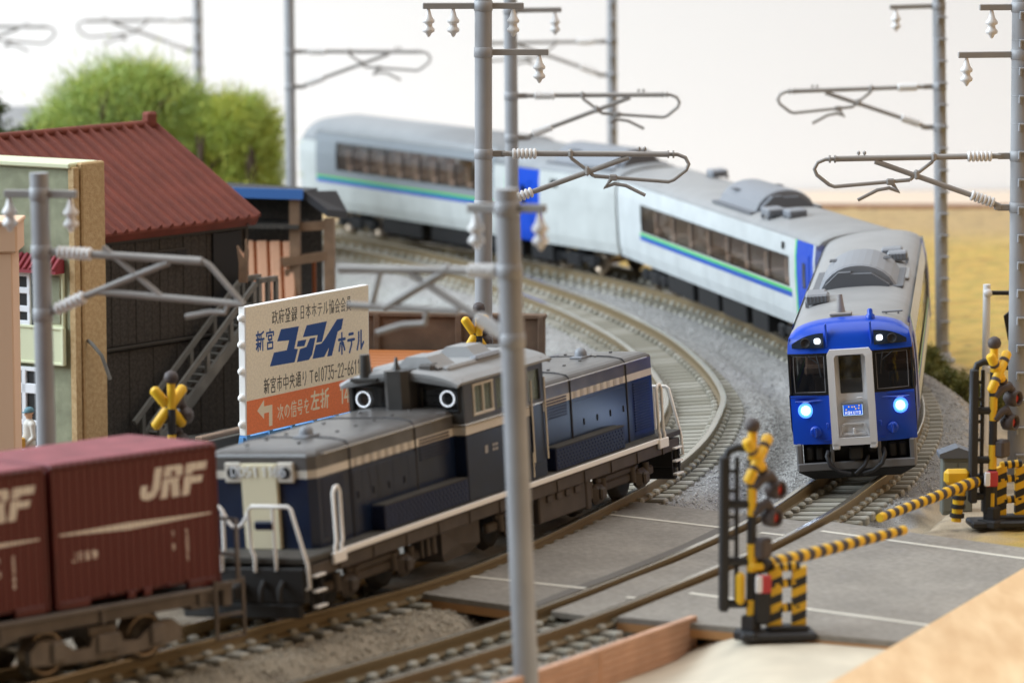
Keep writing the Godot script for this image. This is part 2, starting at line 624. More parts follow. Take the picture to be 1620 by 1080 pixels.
	var soil := mat("scenery", "#ffffff", 0.92, 0.0, "fine", 0.22, 9.0)
	mottle(soil, "fine", Color(0.70, 0.69, 0.68), Color(1, 1, 1), 14.0)
	soil.vertex_color_use_as_albedo = true

func worn(m: StandardMaterial3D, tile_mm: float, low: float) -> void:   # broad uneven wear over the fine grain
	var key := "worn%.2f" % low
	if noises.has(key):
		m.detail_enabled = true
		m.detail_albedo = noises[key]
		m.detail_blend_mode = BaseMaterial3D.BLEND_MODE_MUL
		m.detail_uv_layer = BaseMaterial3D.DETAIL_UV_2
		m.uv2_triplanar = true
		m.uv2_scale = Vector3.ONE * (1000.0 / tile_mm)
		return
	var f := FastNoiseLite.new()
	f.seed = 77
	f.frequency = 0.012
	f.fractal_octaves = 4
	var t := NoiseTexture2D.new()
	t.width = 512; t.height = 512; t.seamless = true
	t.noise = f
	var g := Gradient.new()
	g.set_color(0, Color(low, low, low)); g.set_color(1, Color.WHITE)
	t.color_ramp = g
	noises[key] = t
	m.detail_enabled = true
	m.detail_albedo = t
	m.detail_blend_mode = BaseMaterial3D.BLEND_MODE_MUL
	m.detail_uv_layer = BaseMaterial3D.DETAIL_UV_2
	m.uv2_triplanar = true
	m.uv2_scale = Vector3.ONE * (1000.0 / tile_mm)

func room() -> void:
	setting("room_wall", Geo.new().box(Vector3(0, 260, -1262), Vector3(1900, 700, 12)), M.plaster_wall)
	setting("table", Geo.new().box(Vector3(0, -34, -1165), Vector3(1400, 30, 180)), M.peach_board)
	setting("board_edge", Geo.new().box(Vector3(0, -10.5, -1077), Vector3(1100, 8, 2.4), 0.3), M.brown_strip)
	# the oiled plank in the near right corner and the cream sheet beside it
	var g := Geo.new()
	g.xf = Transform3D(Basis(Vector3.RIGHT, -PI / 2), Vector3(0, -2.0, 0))
	g.prism([Vector2(22, 401), Vector2(38, 435.5), Vector2(65, 496), Vector2(96, 566), Vector2(240, 566), Vector2(240, 330), Vector2(22, 330)], 6.0)
	setting("table_plank", g, M.wood_top)
	g = Geo.new()
	g.smooth(true)
	for i in 24:
		for j in 20:
			var p := []
			for q in [[0, 0], [1, 0], [1, 1], [0, 1]]:
				var s: float = (i + q[0]) / 24.0
				var t: float = (j + q[1]) / 20.0
				var near := Vector2(-22, -398).lerp(Vector2(60, -380), s)
				var far := Vector2(21, -471.5).lerp(Vector2(58, -480), s)
				var w := near.lerp(far, t)
				p.append(Vector3(w.x, lerpf(-4.6, -1.5, smoothstep(19.0, 29.0, w.x)), w.y))
			g.quad(p[0], p[1], p[2], p[3])
	setting("cream_baseboard", g, M.cream_board)
	g = Geo.new()
	g.xf = Transform3D(Basis(Vector3.RIGHT, -PI / 2), Vector3(0, -5.2, 0))
	g.prism([Vector2(21, 472), Vector2(52, 470), Vector2(82, 540), Vector2(46, 545), Vector2(24, 500)], 1.0)
	setting("dark_sheet_under_road", g, M.soft_black)  # black sheet that paints the shade in the gap beneath the road

func terrain() -> void:
	var fine := FastNoiseLite.new()
	fine.seed = 5; fine.frequency = 0.35
	var broad := FastNoiseLite.new()
	broad.seed = 8; broad.frequency = 0.02; broad.fractal_octaves = 3
	var g := Geo.new(true)
	var x0 := -190.0
	var x1 := 190.0
	var z0 := -1076.0
	var z1 := -380.0
	var nx := 230
	var nz := 400
	var pts := PackedVector3Array()
	var tint := PackedColorArray()
	for j in nz + 1:
		for i in nx + 1:
			var x := lerpf(x0, x1, float(i) / nx)
			var z := lerpf(z1, z0, float(j) / nz)
			var a := off(tabA, x, z)
			var b := off(tabB, x, z)
			var c := cos(deg_to_rad(CANT))
			var h := -7.6
			for d in [a, b]:
				var e := absf(d)
				var top: float = -2.85 + clampf(d, -12.0, 12.0) * 0.06
				if e < 22.0:
					h = maxf(h, lerpf(top, -7.6, smoothstep(10.0, 21.0, e)))
			if a > 0.0 and b < 0.0 and z < -548.0:
				h = maxf(h, -5.2)
			h += fine.get_noise_2d(x, z) * 0.35 + rng.randf_range(-0.16, 0.16)
			var col := Color(0.50, 0.49, 0.475)                     # grey stone ballast
			var w := broad.get_noise_2d(x * 2.0, z * 2.0)
			var n2 := broad.get_noise_2d(x * 6.0 + 90.0, z * 6.0)
			if minf(absf(a), absf(b)) > 14.0 and a < 0.0:            # inside the curve: plaster, dusted brown near the houses
				col = Color(0.52, 0.53, 0.51).lerp(Color(0.25, 0.20, 0.14), clampf(smoothstep(-690.0, -600.0, z) + w * 0.3, 0.0, 1.0))
			elif b > 13.0:
				var sand := Color(0.66, 0.54, 0.38)
				var field := Color(0.95, 0.66, 0.18)
				var row := sin((x * 0.62 + z * 0.8) * 0.62) * 0.5 + 0.5
				field = field.lerp(Color(0.72, 0.40, 0.12), row * 0.6 * clampf(0.6 + w, 0.0, 1.0)).lerp(Color(0.50, 0.46, 0.12), clampf(n2 * 1.2, 0.0, 0.45))
				field = field.lerp(Color(0.74, 0.53, 0.30), smoothstep(-960.0, -1030.0, z) * 0.75)
				col = sand.lerp(field, smoothstep(27.0, 33.0, b + w * 6.0 + n2 * 3.0))
			if a > 0.0 and z > -548.0 and b < -9.0:
				col = Color(0.50, 0.43, 0.33)
			if rng.randf() < 0.10:
				col = col.lerp(Color(0.12, 0.10, 0.08), rng.randf_range(0.15, 0.6))
			if z > -552.0 and z < -470.0 and b > -15.0 and b < 60.0 or (z > -560.0 and z < -488.0 and a > -14.0 and b < 60.0):
				h = minf(h, -4.4)
			if b > 14.0 and b < 60.0 and z <= -512.0:
				h = maxf(h, lerpf(-7.6, -1.9, smoothstep(-640.0, -575.0, z) * smoothstep(14.0, 19.0, b)) + rng.randf_range(-0.12, 0.12))
			if b > 12.0 and z > -482.0:
				h = -9.0
			pts.append(Vector3(x, h, z))
			tint.append(col * rng.randf_range(0.9, 1.08))
	g.smooth(true)
	for j in nz:
		for i in nx:
			var k := j * (nx + 1) + i
			for q in [k, k + nx + 1, k + nx + 2, k, k + nx + 2, k + 1]:
				g.paint(tint[q]); g.v(pts[q])
	gravel(setting("ground", g, M.scenery))

func gravel(ground: Node) -> void:   # loose stones on the shoulders of both tracks and between them
	var st := Geo.new()
	st.loft([PackedVector3Array([Vector3(0.5, 0, 0.1), Vector3(0.1, 0.05, 0.5), Vector3(-0.5, 0, 0.05), Vector3(-0.05, 0.05, -0.45)]), PackedVector3Array([Vector3(0.3, 0.45, 0.1), Vector3(0.05, 0.5, 0.3), Vector3(-0.3, 0.4, 0), Vector3(0, 0.45, -0.3)])], true, false, true, false)
	var mm := MultiMesh.new()
	mm.transform_format = MultiMesh.TRANSFORM_3D
	mm.use_colors = true
	mm.mesh = st.done()
	var where := []
	for i in 62000:
		var z := -400.0 - 480.0 * pow(rng.randf(), 1.25)
		var tab: Dictionary = tabA if rng.randf() < 0.5 else tabB
		var e = tab.get(int(-z))
		if e == null:
			continue
		var d := rng.randf_range(6.0, 21.0) * (1.0 if rng.randf() < 0.5 else -1.0)
		var x: float = e[0] + d / e[1]
		var a := off(tabA, x, z)
		var b := off(tabB, x, z)
		if minf(absf(a), absf(b)) < 6.0 or b > 15.0 or (b > 12.0 and z > -575.0) or (z > -556.0 and z < -492.0 and b > -22.0) or (a > -14.0 and b < 8.0 and z < -493.0 and z > -556.0):
			continue
		var h := -7.6
		for q in [a, b]:
			if absf(q) < 22.0:
				h = maxf(h, lerpf(-2.85 + clampf(q, -12.0, 12.0) * 0.06, -7.6, smoothstep(10.0, 21.0, absf(q))))
		if a > 0.0 and b < 0.0 and z < -548.0:
			h = maxf(h, -5.2)
		if z > -552.0 and z < -470.0 and b > -15.0 or (z > -560.0 and z < -488.0 and a > -14.0):
			h = minf(h, -4.4)
		where.append(Vector3(x, h + 0.1, z))
	mm.instance_count = where.size()
	for i in where.size():
		var s := rng.randf_range(0.16, 0.48)
		mm.set_instance_transform(i, Transform3D(Basis.from_euler(Vector3(rng.randf_range(-0.5, 0.5), rng.randf() * TAU, rng.randf_range(-0.5, 0.5))).scaled(Vector3.ONE * s), where[i] * K))
		var g := rng.randf_range(0.42, 0.62)
		if rng.randf() < 0.08:
			g *= 0.5
		var warm := smoothstep(-560.0, -470.0, where[i].z / 1.0)
		mm.set_instance_color(i, Color(g, g * lerpf(0.98, 0.90, warm), g * lerpf(0.95, 0.72, warm)))
	var o := MultiMeshInstance3D.new()
	o.name = "gravel"
	o.multimesh = mm
	var m := mat("stone", "#ffffff", 0.9)
	m.vertex_color_use_as_albedo = true
	o.material_override = m
	o.set_meta("kind", "stuff")
	ground.add_child(o, true)

func place(path: Array, i: int) -> Transform3D:   # the canted frame of a track: x to the right, y up, z back along the line
	var a: Vector2 = path[maxi(i - 1, 0)]
	var b: Vector2 = path[mini(i + 1, path.size() - 1)]
	var t := Vector3(b.x - a.x, 0, b.y - a.y).normalized()
	var n := t.cross(Vector3.UP)
	var r := deg_to_rad(CANT)
	var right := n * cos(r) + Vector3.UP * sin(r)
	return Transform3D(Basis(right, right.cross(t), -t), Vector3(path[i].x, 0, path[i].y))

func railway(label: String, path: Array) -> void:
	var o := thing("railway_track", label, "railway track", Vector3.ZERO, Basis.IDENTITY, "railway tracks")
	var sl := Geo.new()
	sl.box(Vector3(0, -2.75, 0), Vector3(16.6, 1.3, 1.9), 0.22)
	for s in [-1.0, 1.0]:
		for q in [-1.0, 1.0]:
			sl.box(Vector3(s * 4.5 + q * 1.05, -1.75, 0), Vector3(1.15, 0.9, 1.5), 0.28)
	var shape := sl.done()
	for i in range(0, path.size(), 4):
		var f := place(path, i)
		f = f.rotated_local(Vector3.UP, rng.randf_range(-0.03, 0.03))
		var s := put("sleeper", shape, M.sleeper if rng.randf() < 0.6 else M.sleeper_dark, o)
		s.transform = Transform3D(f.basis, f.origin * K)
	for side in [-1.0, 1.0]:
		var web := []
		var head := []
		for i in range(0, path.size(), 3):
			var f := place(path, i)
			var w := PackedVector3Array()
			for q in [[-0.95, -2.05], [-0.95, -1.8], [-0.3, -1.5], [-0.3, -0.75], [-0.52, -0.6], [-0.52, -0.16], [0.52, -0.16], [0.52, -0.6], [0.3, -0.75], [0.3, -1.5], [0.95, -1.8], [0.95, -2.05]]:
				w.append(f * Vector3(side * 4.9 + q[0], q[1], 0))
			web.append(w)
			var h := PackedVector3Array()
			for q in [[-0.52, -0.155], [-0.5, -0.05], [-0.36, 0.0], [0.36, 0.0], [0.5, -0.05], [0.52, -0.155]]:
				h.append(f * Vector3(side * 4.9 + q[0], q[1], 0))
			head.append(h)
		var rail := put("rail", Geo.new().loft(web, true, true, true, false), M.rail_side, o)
		put("rail_head", Geo.new().loft(head, true, true, true, false), M.rail_top, rail)

func slab(called: String, poly: Array, top: float, thick: float, m: Material, edge: Material = null) -> void:
	var pv := []
	for p in poly:
		pv.append(Vector2(p[0], -p[1]))
	var g := Geo.new()
	g.xf = Transform3D(Basis(Vector3.RIGHT, -PI / 2), Vector3(0, top - thick / 2.0, 0))
	g.prism(pv, thick)
	var o := setting(called, g, m)
	if edge:
		var e := Geo.new()
		e.xf = Transform3D(Basis(Vector3.RIGHT, -PI / 2), Vector3(0, top - thick - 0.55, 0))
		e.prism(pv, 1.06)
		put("plywood_edge", e, edge, o)

func on_track(tab: Dictionary, p: Vector2, u: Vector2, want: float) -> Vector2:   # walks from p along u until it lies `want` to the right of the track
	for i in 60:
		p += u * (want - off(tab, p.x, p.y)) * 0.6
	return p

func crossing_road() -> void:
	var u := Vector2(0.82, 0.57)
	var far := Vector2(23, -557.5)
	var near := Vector2(2, -482.5)
	var cuts := [[tabA, 6.2, tabB, -6.2, "road_between_tracks"], [tabB, -3.6, tabB, 3.6, "road_between_rails"], [tabA, -3.6, tabA, 3.6, "road_between_rails"]]
	for c in cuts:
		var poly := []
		for k in 7:
			var s := far.lerp(near, k / 6.0)
			poly.append(on_track(c[0], s, u, c[1]))
		for k in 7:
			var s := near.lerp(far, k / 6.0)
			poly.append(on_track(c[2], s, u, c[3]))
		slab(c[4], poly, -0.85, 0.7, M.asphalt, M.ply_edge if c[4] == "road_between_tracks" else null)
	var strip := []
	for k in 7:
		strip.append(on_track(tabB, far.lerp(near, k / 6.0), u, -6.25))
	for k in 7:
		strip.append(on_track(tabB, near.lerp(far, k / 6.0), u, -7.8))
	slab("dark_road_strip", strip, -0.8, 0.2, M.dark_asphalt)  # thin band of darker asphalt beside the left rail
	var right := []
	for k in 7:
		right.append(on_track(tabB, far.lerp(near, k / 6.0), u, 6.2))
	slab("road", right + [Vector2(47.6, -459.5), Vector2(100, -430), Vector2(118, -488), Vector2(69.4, -522.0)], -0.45, 0.7, M.asphalt, M.ply_edge)
	var left := []
	for k in 7:
		left.append(on_track(tabA, near.lerp(far, k / 6.0), u, -6.2))
	slab("road", left + [Vector2(-52, -610), Vector2(-76, -540)], -0.85, 0.7, M.asphalt, M.ply_edge)
	# white edge lines, laid as thin sheets
	for line in [[Vector2(14.0, -549.8), Vector2(29.2, -539.5), -0.8], [Vector2(43.0, -534.5), Vector2(76, -507.6), -0.4], [Vector2(-5.4, -503.2), Vector2(10.6, -494.5), -0.8], [Vector2(22.7, -489.9), Vector2(51.8, -469.0), -0.4],
		[Vector2(34.6, -535.4), Vector2(39.0, -532.6), -0.8], [Vector2(14.6, -489.3), Vector2(18.6, -487.0), -0.8]]:
		var d: Vector2 = (line[1] - line[0]).normalized()
		var g := Geo.new()
		var m: Vector2 = (line[0] + line[1]) / 2.0
		g.xf = Transform3D(Basis(Vector3(d.x, 0, d.y), Vector3.UP, Vector3(-d.y, 0, d.x)), Vector3(m.x, line[2], m.y))
		g.box(Vector3.ZERO, Vector3(line[0].distance_to(line[1]), 0.04, 0.9))
		setting("road_line", g, M.road_paint)

func fence() -> void:
	var pts := [Vector2(-34, -384), Vector2(-22, -402), Vector2(-10.6, -420), Vector2(0.5, -437), Vector2(10.2, -452.6), Vector2(22.4, -472.4)]
	var o := thing("panel_fence", "low terracotta lattice panel fence along the near edge beside the outer track", "fence", Vector3(-34, -4.6, -384))
	for i in pts.size() - 1:
		var a := Vector3(pts[i].x + 34, 0, pts[i].y + 384)
		var b := Vector3(pts[i + 1].x + 34, 0, pts[i + 1].y + 384)
		var d := (b - a).normalized()
		var l := a.distance_to(b)
		var xf := Transform3D(Basis(d, Vector3.UP, d.cross(Vector3.UP)), a)
		var g := Geo.new()
		g.xf = xf
		g.box(Vector3(l / 2, 2.2, 0), Vector3(l - 0.3, 4.4, 0.5), 0.05)
		put("fence_panel", g, M.fence_seam, o)
		g = Geo.new()
		g.xf = xf
		for r in 5:
			for c in int(l / 0.62):
				g.box(Vector3(0.5 + c * 0.62, 0.5 + r * 0.86, 0.27), Vector3(0.5, 0.72, 0.16))
		put("lattice_relief", g, M.fence_clay, o).set_meta("kind", "stuff")
		g = Geo.new()
		g.xf = xf
		g.box(Vector3(l / 2, 4.6, 0), Vector3(l - 0.2, 0.5, 0.9), 0.1)
		put("top_rail", g, M.fence_clay, o)
		put("post", Geo.new().box(b + Vector3(0, 2.4, 0), Vector3(0.8, 4.8, 0.8), 0.1), M.fence_seam, o)


func zside(y: float) -> float:   # half width of a railcar body at a height
	var t := [[5.8, 8.9], [8.5, 9.35], [16.0, 9.4], [19.5, 9.25], [22.4, 8.85], [25.0, 8.3]]
	for i in t.size() - 1:
		if y <= t[i + 1][0]:
			return lerpf(t[i][1], t[i + 1][1], clampf((y - t[i][0]) / (t[i + 1][0] - t[i][0]), 0.0, 1.0))
	return 8.3

func side(g: Geo, s: float, x0: float, x1: float, y0: float, y1: float, out := 0.0) -> void:
	var ys := [y0]
	for b in [8.5, 16.0, 19.5, 22.4]:
		if b > y0 + 0.01 and b < y1 - 0.01:
			ys.append(b)
	ys.append(y1)
	for i in ys.size() - 1:
		g.quad(Vector3(x0, ys[i], s * (zside(ys[i]) + out)), Vector3(x1, ys[i], s * (zside(ys[i]) + out)), Vector3(x1, ys[i + 1], s * (zside(ys[i + 1]) + out)), Vector3(x0, ys[i + 1], s * (zside(ys[i + 1]) + out)))

func roof_ring(x: float, eave: float, crown: float, w: float) -> PackedVector3Array:
	var r := PackedVector3Array()
	for k in 17:
		var t := -1.0 + k / 8.0
		r.append(Vector3(x, eave + (crown - eave) * pow(1.0 - pow(absf(t), 2.6), 0.62), t * w))
	r.append(Vector3(x, eave - 0.6, w * 0.96))
	r.append(Vector3(x, eave - 0.6, -w * 0.96))
	return r

func bogie(o: Node3D, x: float, dark: Material) -> void:
	var g := Geo.new()
	for s in [-1.0, 1.0]:
		g.box(Vector3(x, 3.5, s * 6.6), Vector3(19, 1.7, 0.9), 0.25)
		for w in [-7.0, 7.0]:
			g.box(Vector3(x + w, 3.2, s * 6.9), Vector3(3.2, 2.6, 1.3), 0.4)
		g.box(Vector3(x, 3.1, s * 6.9), Vector3(5.5, 2.9, 1.2), 0.4)
	g.box(Vector3(x, 3.9, 0), Vector3(6, 1.6, 13.0))
	var b := put("bogie", g, dark, o)
	for w in [-7.0, 7.0]:
		var wh := Geo.new()
		for s in [-1.0, 1.0]:
			wh.xf = Transform3D(Basis(Vector3.RIGHT, s * PI / 2), Vector3(x + w, 2.75, s * 4.4))
			wh.lathe([[0.1, -0.4], [3.15, -0.4], [3.15, -0.1], [2.75, 0.0], [2.7, 0.8], [2.1, 0.9], [1.9, 0.6], [0.1, 0.6]], 20)
		wh.xf = Transform3D.IDENTITY
		wh.tube([Vector3(x + w, 2.75, -4.4), Vector3(x + w, 2.75, 4.4)], 0.6)
		put("wheelset", wh, M.wheel_steel, b)

func air_unit(o: Node3D, x: float, y: float) -> void:   # a humped roof cooler with its stepped front
	var g := Geo.new()
	var rings := []
	for q in [[-12.0, 0.9], [-11.4, 1.0], [11.4, 1.0], [12.0, 0.94]]:
		var r := PackedVector3Array()
		for k in 13:
			var t := -1.0 + k / 6.0
			r.append(Vector3(x + q[0], y - 1.6 + 4.0 * q[1] * pow(1.0 - pow(absf(t), 2.3), 0.75) + 0.5, t * 6.4 * q[1]))
		rings.append(r)
	g.loft(rings, true, true, true, false)
	var u := put("roof_cooler", g, M.unit_grey, o)
	g = Geo.new()
	g.box(Vector3(x, y - 1.0, 0), Vector3(26, 0.5, 14.6), 0.15)
	put("cooler_base", g, M.unit_dark, u)
	g = Geo.new()
	g.xf = Transform3D(Basis(Vector3(0, 0, -1), Vector3.UP, Vector3.RIGHT), Vector3(x + 13.1, y - 1.0, 0))
	g.prism([Vector2(-5.1, 0), Vector2(5.1, 0), Vector2(5.1, 0.6), Vector2(2.4, 2.5), Vector2(-0.9, 2.6), Vector2(-0.9, 2.9), Vector2(-2.9, 2.9), Vector2(-5.1, 1.0)], 2.2)
	put("cooler_duct", g, M.unit_dark, u)
	for k in 3:
		g = Geo.new()
		for i in 7:
			g.box(Vector3(x - 7 + i * 0.55, y + 2.5 - absf(k - 1) * 0.62, (k - 1) * 3.7), Vector3(0.3, 0.12, 2.6))
		put("cooler_grille", g, M.unit_dark, u)

func roof_box(o: Node3D, x: float, y: float, z: float, sx := 4.2, sz := 3.6) -> void:
	var g := Geo.new()
	g.box(Vector3(x, y + 1.0, z), Vector3(sx, 1.5, sz), 0.3)
	for q in [-1.0, 1.0]:
		for w in [-1.0, 1.0]:
			g.box(Vector3(x + q * sx * 0.4, y + 0.1, z + w * sz * 0.45), Vector3(0.5, 0.7, 0.5))
	var b := put("roof_vent", g, M.unit_grey, o)
	g = Geo.new()
	for i in 6:
		g.box(Vector3(x + sx * 0.5 + 0.06, y + 1.0, z - sz * 0.4 + i * sz * 0.16), Vector3(0.16, 1.0, 0.24), 0.05)
	put("vent_slats", g, M.unit_dark, b)

func railcar(o: Node3D, spec: Dictionary) -> void:
	var xb: float = spec.x0
	var xf: float = spec.x1
	var eave := 22.4
	var white := Geo.new()
	var grey := Geo.new()
	var lime := Geo.new()
	var band := Geo.new()
	var dark := Geo.new()
	for s in [-1.0, 1.0]:
		for c in spec.columns:   # [from, to, kind] along the car
			if c[2] == "plain":
				side(white, s, c[0], c[1], 6.2, eave)
			elif c[2] == "door":
				var blue := Geo.new()
				side(blue, s, c[0], c[1], 6.2, eave)
				put("door_surround", blue, M.train_blue, o)
				side(lime, s, c[0] - 0.9, c[0], 6.2, eave)
				var d := Geo.new()
				var cx: float = (c[0] + c[1]) / 2.0
				side(d, s, cx - 2.6, cx + 2.6, 6.8, 20.2, 0.12)
				var dm := put("door", d, M.train_blue, o)
				d = Geo.new()
				side(d, s, cx - 0.9, cx + 0.9, 14.0, 18.6, 0.22)
				put("door_window", d, M.cab_pane, dm)
			elif c[2] == "windows":
				var lo: float = spec.win[0]
				var hi: float = spec.win[1]
				var g: Geo = grey if spec.get("grey_panel", false) else white
				var topmost: float = 24.6 if spec.get("grey_panel", false) else eave
				var gap: float = spec.get("gap", 0.25)
				side(white, s, c[0], c[1], 6.2, lo - gap - 1.6)
				side(band, s, c[0], c[1], lo - gap - 1.6, lo - gap - 0.6)
				side(lime, s, c[0], c[1], lo - gap - 0.6, lo - gap)
				side(g, s, c[0], c[1], lo - gap, lo)
				side(g, s, c[0], c[1], hi, topmost)
				var x: float = c[0] + spec.get("lead", 1.2)
				side(g, s, c[0], x, lo, hi)
				var count: int = spec.count
				var end: float = c[1] - 1.2
				var step := (end - x) / count
				for i in count:
					var a := x + i * step
					side(dark, s, a, a + 0.65, lo, hi, -0.02)
					var p := Geo.new()
					side(p, s, a + 0.65, a + step, lo + 0.2, hi - 0.2, -0.18)
					put("window", p, M.pane, o)
				side(dark, s, x, end, lo, lo + 0.2, -0.04)
				side(dark, s, x, end, hi - 0.2, hi, -0.04)
				side(g, s, end, c[1], lo, hi)
	var paint: Material = M[spec.get("paint", "white_body")]
	put("body", white, paint, o)
	for s in [-1.0, 1.0]:
		var seam := Geo.new()
		for x in [-44.0, -22.0, 0.0, 22.0, 44.0]:
			side(seam, s, x, x + 0.1, 6.4, 11.4, 0.01)
		put("panel_seam", seam, M.panel_grey, o)
	put("stripe", band, M.stripe_blue, o)
	put("lime_line", lime, M.lime, o)
	put("window_pillars", dark, M.gasket, o)
	if grey.n: put("window_panel", grey, M.panel_grey, o)
	# roof
	var rings := []
	var steps: Array = spec.roof
	for q in steps:
		rings.append(roof_ring(q[0], q[1], q[2], q[3]))
	put("roof", Geo.new().loft(rings), M[spec.get("top", "roof_grey")], o)
	# ends, floor, seats
	for x in [xb + 0.05, xf - 0.05]:
		if x > 50 and spec.get("nose", false):
			continue
		var g := Geo.new()
		var ring := PackedVector3Array()
		for y in [6.2, 9.0, 16.0, 19.5, 22.4]:
			ring.append(Vector3(x, y, zside(y)))
		for y in [22.4, 19.5, 16.0, 9.0, 6.2]:
			ring.append(Vector3(x, y, -zside(y)))
		g.cap(ring, x > 0)
		put("end_wall", g, paint, o)
		g = Geo.new()
		for k in 4:
			g.box(Vector3(x + signf(x) * (0.3 + k * 0.35), 13.5, 0), Vector3(0.22, 14.0 - (k % 2) * 0.5, 6.4 - (k % 2) * 0.5), 0.06)
		put("gangway", g, M.soft_black, o)
	var fl := Geo.new()
	var short := 6.0 if spec.get("nose", false) else 0.0
	fl.box(Vector3((xb + xf - short) / 2, 8.8, 0), Vector3(xf - xb - 1.0 - short, 0.8, 17.0))
	fl.box(Vector3((xb + xf - short) / 2, 6.4, 0), Vector3(xf - xb - 1.0 - short, 0.5, 16.6))
	put("floor", fl, M.cabin_dark, o)
	for c in spec.columns:
		if c[2] == "windows":
			var n: int = spec.count
			for i in n:
				var st := Geo.new()
				for z in [-6.2, 6.2]:
					var led: float = spec.get("lead", 1.2)
					var a: float = c[0] + led + (i + 0.62) * (c[1] - c[0] - 1.2 - led) / n
					st.box(Vector3(a, spec.win[0] + 0.4, z), Vector3(2.4, 1.6, 4.4), 0.4)
					st.box(Vector3(a - 1.2, spec.win[0] + 2.2, z), Vector3(1.0, 5.0, 4.2), 0.4)
				put("seat_pair", st, M.seat_brown, o)
	# underframe
	var u := Geo.new()
	for q in spec.boxes:
		for s in [-1.0, 1.0]:
			u.box(Vector3(q[0], 4.0, s * 6.3), Vector3(q[1], 3.8, 4.2), 0.3)
	u.box(Vector3((xb + xf) / 2, 5.4, 0), Vector3(xf - xb - 6, 1.2, 9.0))
	put("underfloor_equipment", u, M.black, o)
	for x in spec.bogies:
		bogie(o, x, M.black)

